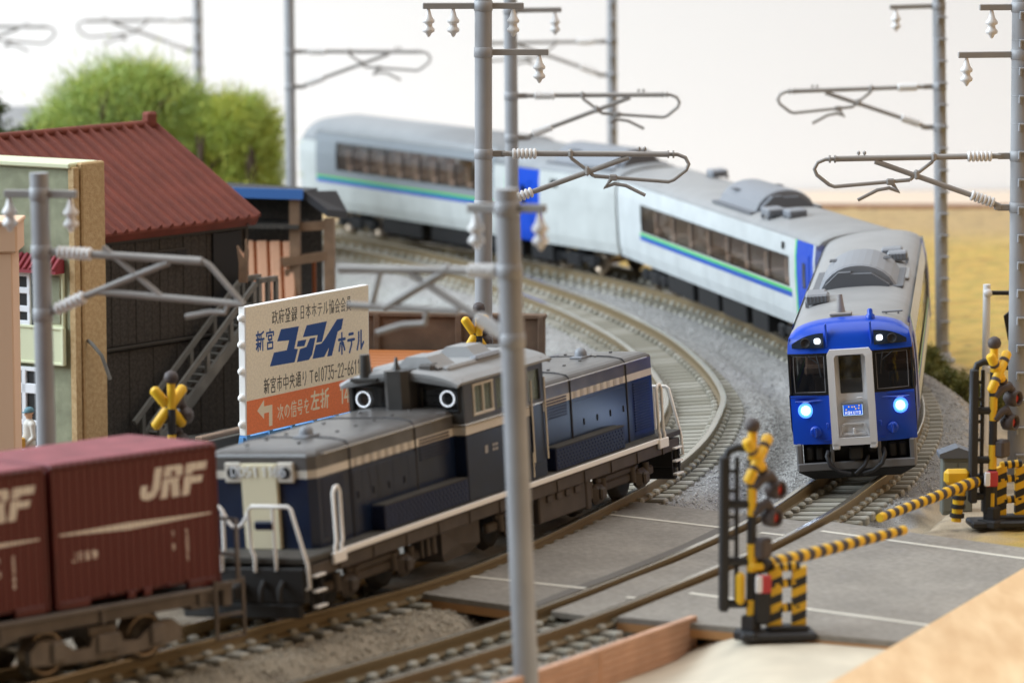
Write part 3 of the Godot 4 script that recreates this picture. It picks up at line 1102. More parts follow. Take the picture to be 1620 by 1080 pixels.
func railcars() -> void:
	var b1 := heading(-0.12, 0.9928, 4.5)
	var a := thing("railcar", "leading railcar with blue nose, lit headlamps and white end door", "train carriage", Vector3(59.5, 0, -639), b1, "blue and white railcars")
	railcar(a, {"x0": -68.0, "x1": 68.0, "nose": true, "win": [12.9, 18.8], "count": 11, "columns": [[-68.0, -66.0, "plain"], [-65.1, -57.0, "door"], [-57.0, 42.0, "windows"], [42.0, 48.1, "plain"], [49.0, 56.0, "door"]],
		"roof": [[-68.0, 21.8, 23.9, 8.7], [-67.0, 22.0, 24.2, 8.86], [61.0, 22.0, 24.2, 8.86]], "boxes": [[-16, 16], [4, 20], [24, 12]], "bogies": [-48.0, 48.0]})
	nose(a)
	air_unit(a, 8.0, 24.6)
	roof_box(a, 38.0, 23.6, 5.6)
	roof_box(a, 33.5, 23.4, 6.0, 5.5, 3.2)
	roof_box(a, -20.0, 24.0, -4.6)
	roof_box(a, -15.0, 23.8, -5.6, 4.0, 3.4)
	var g := Geo.new()
	g.box(Vector3(59.5, 24.5, 1.2), Vector3(1.8, 0.5, 3.4), 0.15)
	g.tube([Vector3(59.5, 24.6, 1.2), Vector3(59.5, 25.8, 1.2), Vector3(59.4, 27.4, 1.2)], [0.75, 0.55, 0.4])
	put("roof_antenna", g, M.arm_grey, a)
	g = Geo.new()
	g.xf = Transform3D(Basis.IDENTITY, Vector3(63.4, 23.9, -3.3))
	g.lathe([[0.7, 0], [0.7, 0.6], [0.42, 0.8], [0.42, 1.4], [0.2, 1.6]], 10)
	put("whistle", g, M.train_blue, a)
	g = Geo.new()
	for s in [-1.0, 1.0]:
		g.box(Vector3(57.0, 23.9, -6.4 + s * 0.9), Vector3(0.5, 0.5, 0.3))
	g.box(Vector3(57.0, 24.1, -6.4), Vector3(0.5, 0.3, 3.2), 0.1)
	put("roof_step", g, M.unit_grey, a)
	g = Geo.new()
	g.box(Vector3(2.0, 23.4, -7.0), Vector3(13, 0.6, 2.0), 0.2)
	put("roof_duct", g, M.roof_grey, a)

	var b := thing("railcar", "white middle railcar with a long brown window strip above lime and blue lines", "train carriage", Vector3(48.5, 0, -772), heading(0.2356, 0.972, 4.0), "blue and white railcars")
	railcar(b, {"x0": -66.5, "x1": 70.0, "win": [13.2, 18.9], "count": 8, "columns": [[-66.5, -49.4, "plain"], [-49.4, 55.8, "windows"], [55.8, 58.2, "plain"], [59.1, 69.0, "door"], [69.0, 70.0, "plain"]],
		"roof": [[-66.5, 21.9, 24.0, 8.7], [-65.5, 22.1, 24.4, 8.86], [69.0, 22.1, 24.4, 8.86], [70.0, 21.9, 24.0, 8.7]], "boxes": [[-24, 18], [-4, 14], [14, 16], [31, 10]], "bogies": [-48.0, 48.0]})
	air_unit(b, 12.0, 24.8)
	roof_box(b, 34.0, 23.9, 5.4, 5.0, 3.6)
	roof_box(b, 40.0, 24.0, 3.0)
	roof_box(b, -40.0, 24.0, -5.6)
	for s in [-1.0, 1.0]:
		g = Geo.new()
		side(g, s, 50.0, 52.0, 19.9, 21.2, 0.08)
		put("destination_panel", g, M.cab_pane, b)

	var c := thing("railcar", "rearmost railcar with grey high window panel and tall raised roof", "train carriage", Vector3(-5.6, 0, -897.6), heading(0.543, 0.84, 4.0), "blue and white railcars")
	railcar(c, {"x0": -69.0, "x1": 67.5, "paint": "white_body_dim", "top": "roof_mid", "win": [15.9, 22.6], "grey_panel": true, "gap": 1.7, "lead": 9.6, "count": 9, "columns": [[-69.0, -61.0, "plain"], [-61.0, 19.0, "windows"], [19.0, 24.0, "plain"], [24.9, 37.6, "door"], [37.6, 67.5, "plain"]],
		"roof": [[-69.0, 21.9, 25.6, 8.5], [-67.5, 22.2, 26.8, 8.8], [-61.2, 22.4, 27.2, 8.86], [-61.0, 24.6, 27.6, 8.6], [19.0, 24.6, 27.6, 8.6], [19.2, 22.4, 27.2, 8.86], [31.0, 22.2, 26.6, 8.86], [36.0, 22.1, 25.2, 8.86], [66.5, 22.1, 24.8, 8.86], [67.5, 21.9, 24.2, 8.7]],
		"boxes": [[-24, 18], [-2, 18], [20, 16], [36, 9]], "bogies": [-47.0, 47.0]})
	air_unit(c, 51.0, 25.0)
	for s in [-1.0, 1.0]:
		g = Geo.new()
		side(g, s, 42.0, 45.0, 19.0, 20.8, 0.08)
		put("small_window", g, M.cab_pane, c)

func face_x(y: float, z: float) -> float:
	return 68.0 - 1.7 * pow(absf(z) / 9.2, 2.4) - maxf(0.0, y - 13.6) * 0.10 - maxf(0.0, y - 20.0) * 0.22

func face(g: Geo, y0: float, y1: float, z0: float, z1: float, out := 0.0, ny := 4, nz := 8) -> void:
	g.smooth(true)
	for i in ny:
		for j in nz:
			var p := []
			for q in [[0, 0], [1, 0], [1, 1], [0, 1]]:
				var y := lerpf(y0, y1, (i + q[0]) / float(ny))
				var z := lerpf(z0, z1, (j + q[1]) / float(nz))
				p.append(Vector3(face_x(y, z) + out, y, z))
			g.quad(p[0], p[1], p[2], p[3])
	g.smooth(false)

func nose(o: Node3D) -> void:
	var g := Geo.new()
	for s in [-1.0, 1.0]:
		face(g, 6.2, 13.5, s * 3.3, s * 9.2)
		side(g, s, 56.0, face_x(8.0, 9.2), 6.2, 13.5)
		side(g, s, 56.0, 60.6, 13.5, 22.0)
		side(g, s, 60.6, face_x(20.6, 9.2), 19.7, 22.0)
	# the brow: from above the windows over the edge onto the roof
	var rings := []
	for k in 17:
		var t := -1.0 + k / 8.0
		var top := 22.0 + 2.2 * pow(1.0 - pow(absf(t), 2.6), 0.62)
		var z := t * 9.0
		rings.append(PackedVector3Array([Vector3(face_x(19.7, z), 19.7, t * 9.25), Vector3(face_x(20.9, z), 20.9, t * 9.15), Vector3(face_x(minf(22.0, top), z), 22.0, t * 8.95), Vector3(face_x(23.0, z) - 0.9, lerpf(22.0, top, 0.72), t * 8.9), Vector3(63.6, top - 0.02, t * 8.87), Vector3(61.0, top + 0.03, t * 8.87)]))
	g.loft(rings, false, false, false, true)
	g.box(Vector3(67.2, 13.35, 6.3), Vector3(0.8, 0.3, 5.6))
	g.box(Vector3(67.2, 13.35, -6.3), Vector3(0.8, 0.3, 5.6))
	for s in [-1.0, 1.0]:
		g.box(Vector3(66.6, 22.2, s * 3.3), Vector3(0.9, 3.6, 0.3), 0.1)
	put("nose_shell", g, M.train_blue, o)
	# lens windows in the brow
	for s in [-1.0, 1.0]:
		g = Geo.new()
		for k in 6:
			var a := 3.7 + k * 0.8
			var b := a + 0.8
			var ha := 22.65 - 1.5 * pow((a - 3.7) / 4.8, 2.2)
			var hb := 22.65 - 1.5 * pow((b - 3.7) / 4.8, 2.2)
			g.quad(Vector3(face_x(20.5, a) + 0.3, 20.5, s * a), Vector3(face_x(20.5, b) + 0.3, 20.5, s * b), Vector3(face_x(hb, b) + 0.5, hb, s * b), Vector3(face_x(ha, a) + 0.5, ha, s * a))
		put("lamp_glass", g, M.lens_dark, o)
		g = Geo.new()
		g.box(Vector3(67.75, 21.6, s * 4.6), Vector3(0.5, 0.85, 0.95), 0.2)
		put("brow_lamp", g, M.led_soft, o)
		g = Geo.new()
		g.xf = Transform3D(Basis(Vector3.BACK, -PI / 2), Vector3(67.25, 21.35, s * 6.4))
		g.lathe([[0.75, 0], [0.75, 0.25], [0.6, 0.25], [0.5, 0.05], [0.05, 0.05]], 14)
		put("unlit_lamp", g, M.soft_black, o)
		# main windows
		g = Geo.new()
		face(g, 13.65, 19.6, s * 3.5, s * 9.0, -0.25)
		side(g, s, 60.8, face_x(15.0, 9.0) - 0.1, 13.65, 19.6, -0.15)
		var w := put("front_window", g, M.cab_pane, o)
		g = Geo.new()
		face(g, 13.5, 13.85, s * 3.3, s * 9.2, 0.05, 1)
		face(g, 19.35, 19.7, s * 3.3, s * 9.2, 0.05, 1)
		face(g, 13.85, 19.35, s * 3.3, s * 3.75, 0.05, 2, 1)
		g.tube([Vector3(face_x(13.6, 8.9) + 0.1, 13.6, s * 9.1), Vector3(face_x(19.6, 8.9) + 0.1, 19.6, s * 9.1)], 0.16)
		side(g, s, 60.6, 61.2, 13.5, 19.7, 0.04)
		put("window_frame", g, M.gasket, w)
		g = Geo.new()
		var trim := []
		for q in [[13.95, 3.85], [13.95, 6.0], [13.95, 8.4], [16.6, 8.45], [19.25, 8.4], [19.25, 6.0], [19.25, 3.85], [13.95, 3.85]]:
			trim.append(Vector3(face_x(q[0], q[1]) - 0.1, q[0], s * q[1]))
		g.tube(trim, 0.07, 6)
		put("window_trim", g, M.skirt_grey, w)
		g = Geo.new()
		g.tube([Vector3(67.0, 19.4, s * 4.9), Vector3(67.6, 18.0, s * 4.6), Vector3(67.7, 16.2, s * 4.4)], 0.11, 6)
		g.tube([Vector3(67.0, 19.4, s * 6.4), Vector3(67.5, 18.2, s * 4.7)], 0.09, 6)
		put("wiper", g, M.black, o)
		# low lamps
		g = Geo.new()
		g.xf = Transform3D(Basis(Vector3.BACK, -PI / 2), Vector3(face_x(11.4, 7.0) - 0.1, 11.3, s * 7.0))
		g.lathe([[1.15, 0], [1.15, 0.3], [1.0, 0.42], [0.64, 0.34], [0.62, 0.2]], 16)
		var h := put("head_lamp", g, M.rim_bloom, o)  # the rim glows by itself in place of bloom; the bulb is separate
		g = Geo.new()
		g.xf = Transform3D(Basis(Vector3.BACK, -PI / 2), Vector3(face_x(11.4, 7.0) - 0.1, 11.3, s * 7.0))
		g.lathe([[0.62, 0.2], [0.55, 0.5], [0.3, 0.66], [0.02, 0.7]], 16)
		put("bulb", g, M.led_white, h)
		g = Geo.new()
		g.xf = Transform3D(Basis(Vector3.BACK, -PI / 2), Vector3(face_x(8.2, 5.7) - 0.1, 8.1, s * 5.7))
		g.lathe([[0.85, 0], [0.85, 0.5], [0.55, 0.62], [0.02, 0.64]], 14)
		g.xf = Transform3D.IDENTITY
		g.box(Vector3(68.4, 8.1, s * 5.7), Vector3(0.5, 1.5, 0.3), 0.1)
		put("tail_lamp", g, M.train_blue, o)
		g = Geo.new()
		g.box(Vector3(67.6, 12.7, s * 6.4), Vector3(0.3, 0.25, 4.2), 0.1)
		g.box(Vector3(67.85, 8.9, s * 3.9), Vector3(0.25, 0.9, 0.4), 0.1)
		g.box(Vector3(67.85, 6.8, s * 4.1), Vector3(0.2, 0.25, 1.0))
		put("grab_rail", g, M.train_blue, o)
	# the gangway door in its raised white frame
	g = Geo.new()
	var outer := []
	var inner := []
	for q in [[-3.35, 6.0], [3.35, 6.0], [3.35, 19.5], [2.9, 20.2], [-2.9, 20.2], [-3.35, 19.5]]:
		outer.append(Vector2(q[0], q[1]))
	for q in [[-2.3, 7.1], [2.3, 7.1], [2.3, 19.0], [2.0, 19.4], [-2.0, 19.4], [-2.3, 19.0]]:
		inner.append(Vector2(q[0], q[1]))
	for i in 6:
		var j := (i + 1) % 6
		var p := []
		for q in [outer[i], outer[j], inner[j], inner[i]]:
			p.append(Vector3(69.0 - maxf(0.0, q.y - 13.6) * 0.12, q.y, q.x))
		g.quad(p[0], p[1], p[2], p[3])
		g.quad(p[0], p[1], p[1] - Vector3(1.8, 0, 0), p[0] - Vector3(1.8, 0, 0))
		g.quad(p[3], p[2], p[2] - Vector3(1.0, 0, 0), p[3] - Vector3(1.0, 0, 0))
	for s in [-1.0, 1.0]:
		g.box(Vector3(68.3, 5.9, s * 2.75), Vector3(1.4, 1.0, 1.1), 0.15)
	var d := put("end_door_frame", g, M.door_grey, o)
	g = Geo.new()
	g.quad(Vector3(68.05, 7.1, -2.3), Vector3(68.05, 7.1, 2.3), Vector3(67.3, 19.4, 2.3), Vector3(67.3, 19.4, -2.3))
	g.bar(Vector3(68.25, 7.6, -1.6), Vector3(68.25, 7.6, 1.6), 0.3, 0.3)
	g.box(Vector3(68.45, 8.0, 0), Vector3(0.5, 1.0, 0.35), 0.1)
	g.box(Vector3(68.2, 12.9, -1.1), Vector3(0.4, 0.25, 0.9), 0.08)
	for s in [-1.0, 1.0]:
		g.bar(Vector3(68.1, 7.3, s * 2.1), Vector3(68.3, 9.1, s * 1.5), 0.25, 0.25)
	g.bar(Vector3(68.2, 9.1, -1.5), Vector3(68.2, 9.1, 1.5), 0.25, 0.25)
	put("end_door", g, M.door_grey, d)
	g = Geo.new()
	g.box(Vector3(67.62, 16.4, 0), Vector3(0.2, 5.6, 3.3), 0.08)
	put("door_window", g, M.cab_pane, d)
	g = Geo.new()
	g.st.set_uv(Vector2.ZERO)
	g.uquad([Vector3(68.42, 10.35, 1.45), Vector3(68.42, 10.35, -1.45), Vector3(68.35, 12.2, -1.45), Vector3(68.35, 12.2, 1.45)], [Vector2(0, 1), Vector2(1, 1), Vector2(1, 0), Vector2(0, 0)])
	var mp := printed("train_name_print", mark_print(), 0.3)
	mp.emission_enabled = true
	mp.emission = Color.WHITE
	mp.emission_operator = BaseMaterial3D.EMISSION_OP_MULTIPLY
	mp.emission_texture = mp.albedo_texture
	mp.emission_energy_multiplier = 0.75
	var mk := put("train_name_sign", g, mp, o)
	g = Geo.new()
	g.box(Vector3(68.2, 11.28, 0), Vector3(0.32, 2.15, 3.2), 0.1)
	put("sign_frame", g, M.unit_grey, mk)
	# skirt, hoses, coupler, plough
	g = Geo.new()
	for s in [-1.0, 1.0]:
		g.box(Vector3(66.2, 4.2, s * 8.35), Vector3(2.2, 4.1, 0.8), 0.15)
		g.box(Vector3(67.2, 4.4, s * 3.5), Vector3(0.5, 3.6, 0.55), 0.1)
		side(g, s, 46.0, 66.0, 6.0, 6.2)
		g.box(Vector3(64.0, 4.2, s * 8.6), Vector3(6, 4.0, 0.5), 0.1)
	g.box(Vector3(67.1, 2.75, 0), Vector3(0.7, 1.25, 17.4), 0.15)
	put("skirt", g, M.skirt_grey, o)
	g = Geo.new()
	g.box(Vector3(63, 4.3, 0), Vector3(3, 3.6, 15.8))
	g.loft([PackedVector3Array([Vector3(67.4, 2.1, -8.7), Vector3(67.4, 2.1, 8.7), Vector3(64.4, 2.1, 8.7), Vector3(64.4, 2.1, -8.7)]), PackedVector3Array([Vector3(67.0, 0.9, -6.5), Vector3(67.0, 0.9, 6.5), Vector3(64.4, 0.9, 6.5), Vector3(64.4, 0.9, -6.5)])], true, true, true, false)
	put("snow_plough", g, M.black, o)
	g = Geo.new()
	g.box(Vector3(66.4, 4.6, 0), Vector3(3.4, 2.0, 2.0), 0.3)
	g.box(Vector3(66.2, 4.9, -2.4), Vector3(1.2, 1.2, 1.2), 0.3)
	for s in [-1.0, 1.0]:
		for q in [5.4, 6.9]:
			g.box(Vector3(66.0, 4.6, s * q), Vector3(1.2, 2.2, 1.1), 0.25)
	put("coupler", g, M.frame_dark, o)
	for s in [-1.0, 1.0]:
		g = Geo.new()
		g.tube([Vector3(67.3, 5.0, s * 4.1), Vector3(68.2, 4.4, s * 4.3), Vector3(68.5, 3.0, s * 3.8), Vector3(68.6, 2.0, s * 2.5), Vector3(68.5, 1.6, s * 0.9)], 0.34, 8)
		if s > 0:
			g.tube([Vector3(67.3, 4.0, -1.8), Vector3(68.6, 2.8, -1.2), Vector3(68.6, 1.6, 0.2)], 0.3, 8)
		put("brake_hose", g, M.soft_black, o)
	# each lit lamp also lights what stands before it
	for q in [[11.3, 7.0, 0.00003], [11.3, -7.0, 0.00003], [21.65, 4.6, 0.00001], [21.65, -4.6, 0.00001]]:
		var at := o.transform * (Vector3(69.6, q[0], q[1]) * K) / K
		area("head_lamp_light", at, at + o.basis.x * 10.0 - Vector3(0, 0.6, 0), 1.4, 1.4, q[2], Color(0.82, 0.91, 1.0))


const HW := 7.4   # half width of the hoods

func hood_band(g: Geo, xs: Array, y0: float, y1: float) -> void:   # four walls of a hood between two heights; its outer end has cut corners
	var s := signf(xs[1] - xs[0])
	var plan := [Vector2(xs[0], -HW), Vector2(xs[1] - s * 0.9, -HW), Vector2(xs[1], -HW + 0.9), Vector2(xs[1], HW - 0.9), Vector2(xs[1] - s * 0.9, HW), Vector2(xs[0], HW)]
	for i in plan.size() - 1:
		var a: Vector2 = plan[i]
		var b: Vector2 = plan[i + 1]
		g.quad(Vector3(a.x, y0, a.y), Vector3(b.x, y0, b.y), Vector3(b.x, y1, b.y), Vector3(a.x, y1, a.y))

func hood(o: Node3D, x0: float, x1: float) -> void:
	var s := signf(x1 - x0)
	var g := Geo.new()
	hood_band(g, [x0, x1], 8.2, 17.0)
	var h := put("hood", g, M.navy, o)
	g = Geo.new()
	hood_band(g, [x0, x1], 17.0, 18.0)
	put("cream_band", g, M.cream_band, h)
	g = Geo.new()
	hood_band(g, [x0, x1], 18.0, 19.7)
	var rings := []
	for q in [[0.0, 19.7], [0.12, 20.0], [0.45, 20.3], [1.1, 20.52], [2.4, 20.7], [4.2, 20.8]]:
		var ring := PackedVector3Array()
		var e: float = q[0]
		for p in [Vector2(x0, -HW + e), Vector2(x1 - s * (0.9 + e * 1.6), -HW + e), Vector2(x1 - s * e * 1.6, -HW + 0.9 + e), Vector2(x1 - s * e * 1.6, HW - 0.9 - e), Vector2(x1 - s * (0.9 + e * 1.6), HW - e), Vector2(x0, HW - e)]:
			ring.append(Vector3(p.x, q[1], p.y))
		rings.append(ring)
	g.loft(rings, true, false, true, false)
	put("hood_top", g, M.loco_top, h)
	for z in [-HW - 0.06, HW + 0.06]:   # a bright rain strip along the eaves
		g = Geo.new()
		g.box(Vector3((x0 + x1 - s * 2.4) / 2, 19.75, z), Vector3(absf(x1 - x0) - 2.6, 0.2, 0.3), 0.05)
		put("rain_strip", g, M.silver, h)
	# seams, doors, louvres, latches
	for f in [0.245, 0.71]:
		var x := lerpf(x1, x0, f)
		g = Geo.new()
		for z in [-1.0, 1.0]:
			g.tube([Vector3(x, 8.2, z * (HW + 0.02)), Vector3(x, 19.7, z * (HW + 0.04)), Vector3(x, 20.32, z * (HW - 0.4)), Vector3(x, 20.7, z * (HW - 2.2)), Vector3(x, 20.82, z * 3.0)], 0.16, 6)
		g.bar(Vector3(x, 20.82, -3.0), Vector3(x, 20.82, 3.0), 0.3, 0.16)
		put("hood_seam", g, M.soft_black, h)
	for z in [-HW - 0.03, HW + 0.03]:
		for i in 8:
			var x := lerpf(x1, x0, 0.285 + i * 0.055)
			g = Geo.new()
			g.box(Vector3(x - s * 0.2, 12.6, z), Vector3(4.6 * 0.055 / 0.055 * 0.52, 7.9, 0.1), 0.05)
			put("access_door", g, M.navy, h)
			g = Geo.new()
			for k in 4:
				g.box(Vector3(x, 17.1 + k * 0.27, z), Vector3(1.0, 0.09, 0.12))
			put("vent_slots", g, M.arm_grey, h)
			if i % 2 == 0:
				g = Geo.new()
				g.box(Vector3(x, 13.4, z * 1.012), Vector3(0.25, 0.9, 0.2), 0.05)
				put("latch", g, M.soft_black, h)
		g = Geo.new()
		for k in 7:
			g.box(Vector3(lerpf(x1, x0, 0.85), 15.2 + k * 0.42, z), Vector3(8.5, 0.2, 0.16))
		put("louvre", g, M.navy_box, h)
		g = Geo.new()
		for k in 18:
			g.box(Vector3(lerpf(x1, x0, 0.12), 9.6 + k * 0.4, z), Vector3(5.6, 0.2, 0.14))
		put("radiator_louvre", g, M.navy_box, h)
	# lamp on the hood, handles, rivets
	g = Geo.new()
	g.box(Vector3(lerpf(x1, x0, 0.27), 20.9, -1.0), Vector3(3.6, 0.3, 2.0), 0.1)
	g.xf = Transform3D(Basis.IDENTITY, Vector3(lerpf(x1, x0, 0.27), 20.95, -1.0))
	g.lathe([[0.9, 0], [0.9, 0.6], [0.6, 1.1], [0.05, 1.3]], 12)
	put("hood_lamp", g, M.unit_grey, h)
	g = Geo.new()
	for i in 14:
		g.box(Vector3(lerpf(x1, x0, 0.06 + 0.065 * i), 20.84, 3.0 - 6.0 * (i % 2)), Vector3(0.55, 0.22, 0.4), 0.08)
	put("hood_latches", g, M.loco_grey, h)

func loco_end(o: Node3D, s: float) -> void:   # headstock, plate, lamps, railings, steps; s is +1 at the near end
	var g := Geo.new()
	g.box(Vector3(s * 50.75, 13.6, 0.0), Vector3(0.7, 10.6, 5.0), 0.1)
	if s > 0:
		put("end_plate", g, M.pale_yellow, o)
	else:
		put("end_plate", g, M.navy, o)
	g = Geo.new()
	for z in [-1.0, 1.0]:
		g.box(Vector3(s * 50.75, 17.8, z * 3.7), Vector3(0.5, 2.5, 2.3), 0.15)
	var lb := put("lamp_frame", g, M.cream_band, o)
	for z in [-1.0, 1.0]:
		g = Geo.new()
		g.xf = Transform3D(Basis(Vector3.BACK, -s * PI / 2), Vector3(s * 50.95, 17.8, z * 3.7))
		g.lathe([[0.75, 0], [0.75, 0.14], [0.6, 0.16], [0.5, 0.08], [0.05, 0.06]], 14)
		put("lamp", g, M.black, lb)
	if s > 0:
		var t := TextMesh.new()
		t.text = "DD51 1166"
		t.font = SystemFont.new()
		t.font.font_names = PackedStringArray(["Droid Sans"])
		t.font_size = 16
		t.pixel_size = 0.00005
		t.depth = 0.0001
		var n := put("number", t, M.shop_white, o)
		n.transform = Transform3D(Basis(Vector3(0, 0, -1), Vector3.UP, Vector3.RIGHT), Vector3(51.25, 17.9, 0) * K)
	# railings
	g = Geo.new()
	for z in [-1.0, 1.0]:
		g.tube([Vector3(s * 57.4, 6.6, z * 2.3), Vector3(s * 57.4, 8.6, z * 2.3), Vector3(s * 57.3, 9.3, z * 1.9), Vector3(s * 57.3, 14.1, z * 1.8), Vector3(s * 57.3, 14.6, z * 2.3), Vector3(s * 57.3, 14.6, z * 7.3), Vector3(s * 57.3, 14.3, z * 7.7), Vector3(s * 57.0, 7.4, z * 9.4), Vector3(s * 57.0, 4.6, z * 9.5), Vector3(s * 57.0, 4.4, z * 8.6)], 0.24, 8)
		g.tube([Vector3(s * 57.3, 14.6, z * 5.2), Vector3(s * 57.3, 6.8, z * 5.2)], 0.22, 8)
	var chain := []
	for k in 9:
		var f := -1.0 + k / 4.0
		chain.append(Vector3(s * 57.3, 14.0 - 2.0 * (1.0 - f * f), f * 1.8))
	g.tube(chain, 0.22, 6)
	put("end_railing", g, M.hand_rail, o)
	g = Geo.new()
	for z in [-1.0, 1.0]:   # a tall hooped grip above each corner step
		g.tube([Vector3(s * 50.4, 7.2, z * 9.7), Vector3(s * 50.4, 8.6, z * 9.7), Vector3(s * 50.0, 9.2, z * 9.7), Vector3(s * 50.1, 15.2, z * 9.7), Vector3(s * 49.5, 15.9, z * 9.7), Vector3(s * 48.9, 15.9, z * 9.7), Vector3(s * 48.4, 15.2, z * 9.7), Vector3(s * 48.4, 9.2, z * 9.7), Vector3(s * 48.8, 8.6, z * 9.7), Vector3(s * 48.8, 7.2, z * 9.7)], 0.24, 8)
		g.box(Vector3(s * 49.6, 7.3, z * 9.75), Vector3(3.2, 1.4, 0.5), 0.1)
	put("corner_grip", g, M.hand_rail, o)
	g = Geo.new()
	g.box(Vector3(s * 57.2, 12.3, s * -3.9), Vector3(0.9, 1.1, 2.6), 0.2)
	put("junction_box", g, M.navy, o)
	# headstock and steps
	g = Geo.new()
	g.box(Vector3(s * 56.6, 4.9, 0), Vector3(1.6, 4.4, 18.0), 0.2)
	g.box(Vector3(s * 57.0, 1.8, 0), Vector3(1.0, 1.8, 16.5), 0.2)
	g.box(Vector3(s * 58.4, 4.4, 0), Vector3(3.2, 1.8, 1.8), 0.3)
	for z in [-6.0, -3.4, 3.4, 6.0]:
		g.tube([Vector3(s * 57.4, 5.4, z), Vector3(s * 58.3, 4.6, z), Vector3(s * 58.4, 3.0, z)], 0.35, 8)
	put("headstock", g, M.frame_dark, o)
	for z in [-1.0, 1.0]:
		for k in 3:
			g = Geo.new()
			g.box(Vector3(s * 54.8, 5.9 - k * 1.9, z * 9.5), Vector3(2.6, 0.25, 0.9), 0.05)
			put("step", g, M.hand_rail, o)
		g = Geo.new()
		for q in [-1.3, 1.3]:
			g.bar(Vector3(s * 54.8 + q, 7.0, z * 9.2), Vector3(s * 54.8 + q, 1.8, z * 9.2), 0.25, 0.25)
		put("step_hanger", g, M.frame_dark, o)

func loco_bogie(o: Node3D, x: float, half: float, axles: Array) -> void:
	var g := Geo.new()
	for s in [-1.0, 1.0]:
		g.box(Vector3(x, 3.4, s * 7.4), Vector3(half * 2.0, 1.3, 0.9), 0.25)
		g.box(Vector3(x, 4.6, s * 7.6), Vector3(half * 1.1, 1.0, 0.9), 0.25)
		for a in axles:
			g.box(Vector3(x + a, 2.9, s * 8.1), Vector3(3.4, 2.9, 1.4), 0.7)
			g.box(Vector3(x + a, 3.0, s * 9.0), Vector3(1.7, 1.7, 0.6), 0.25)
			for q in [-2.4, 2.4]:
				g.xf = Transform3D(Basis.IDENTITY, Vector3(x + a + q, 2.6, s * 7.8))
				g.lathe([[0.7, 0], [0.7, 2.3]], 8)
				g.xf = Transform3D.IDENTITY
	var b := put("bogie", g, M.frame_grey, o)
	for a in axles:
		g = Geo.new()
		for s in [-1.0, 1.0]:
			g.xf = Transform3D(Basis(Vector3.RIGHT, s * PI / 2), Vector3(x + a, 2.9, s * 4.4))
			g.lathe([[0.1, -0.4], [3.3, -0.4], [3.3, -0.1], [2.9, 0.0], [2.85, 0.8], [2.2, 0.9], [0.1, 0.7]], 18)
		put("wheelset", g, M.frame_dark, b)

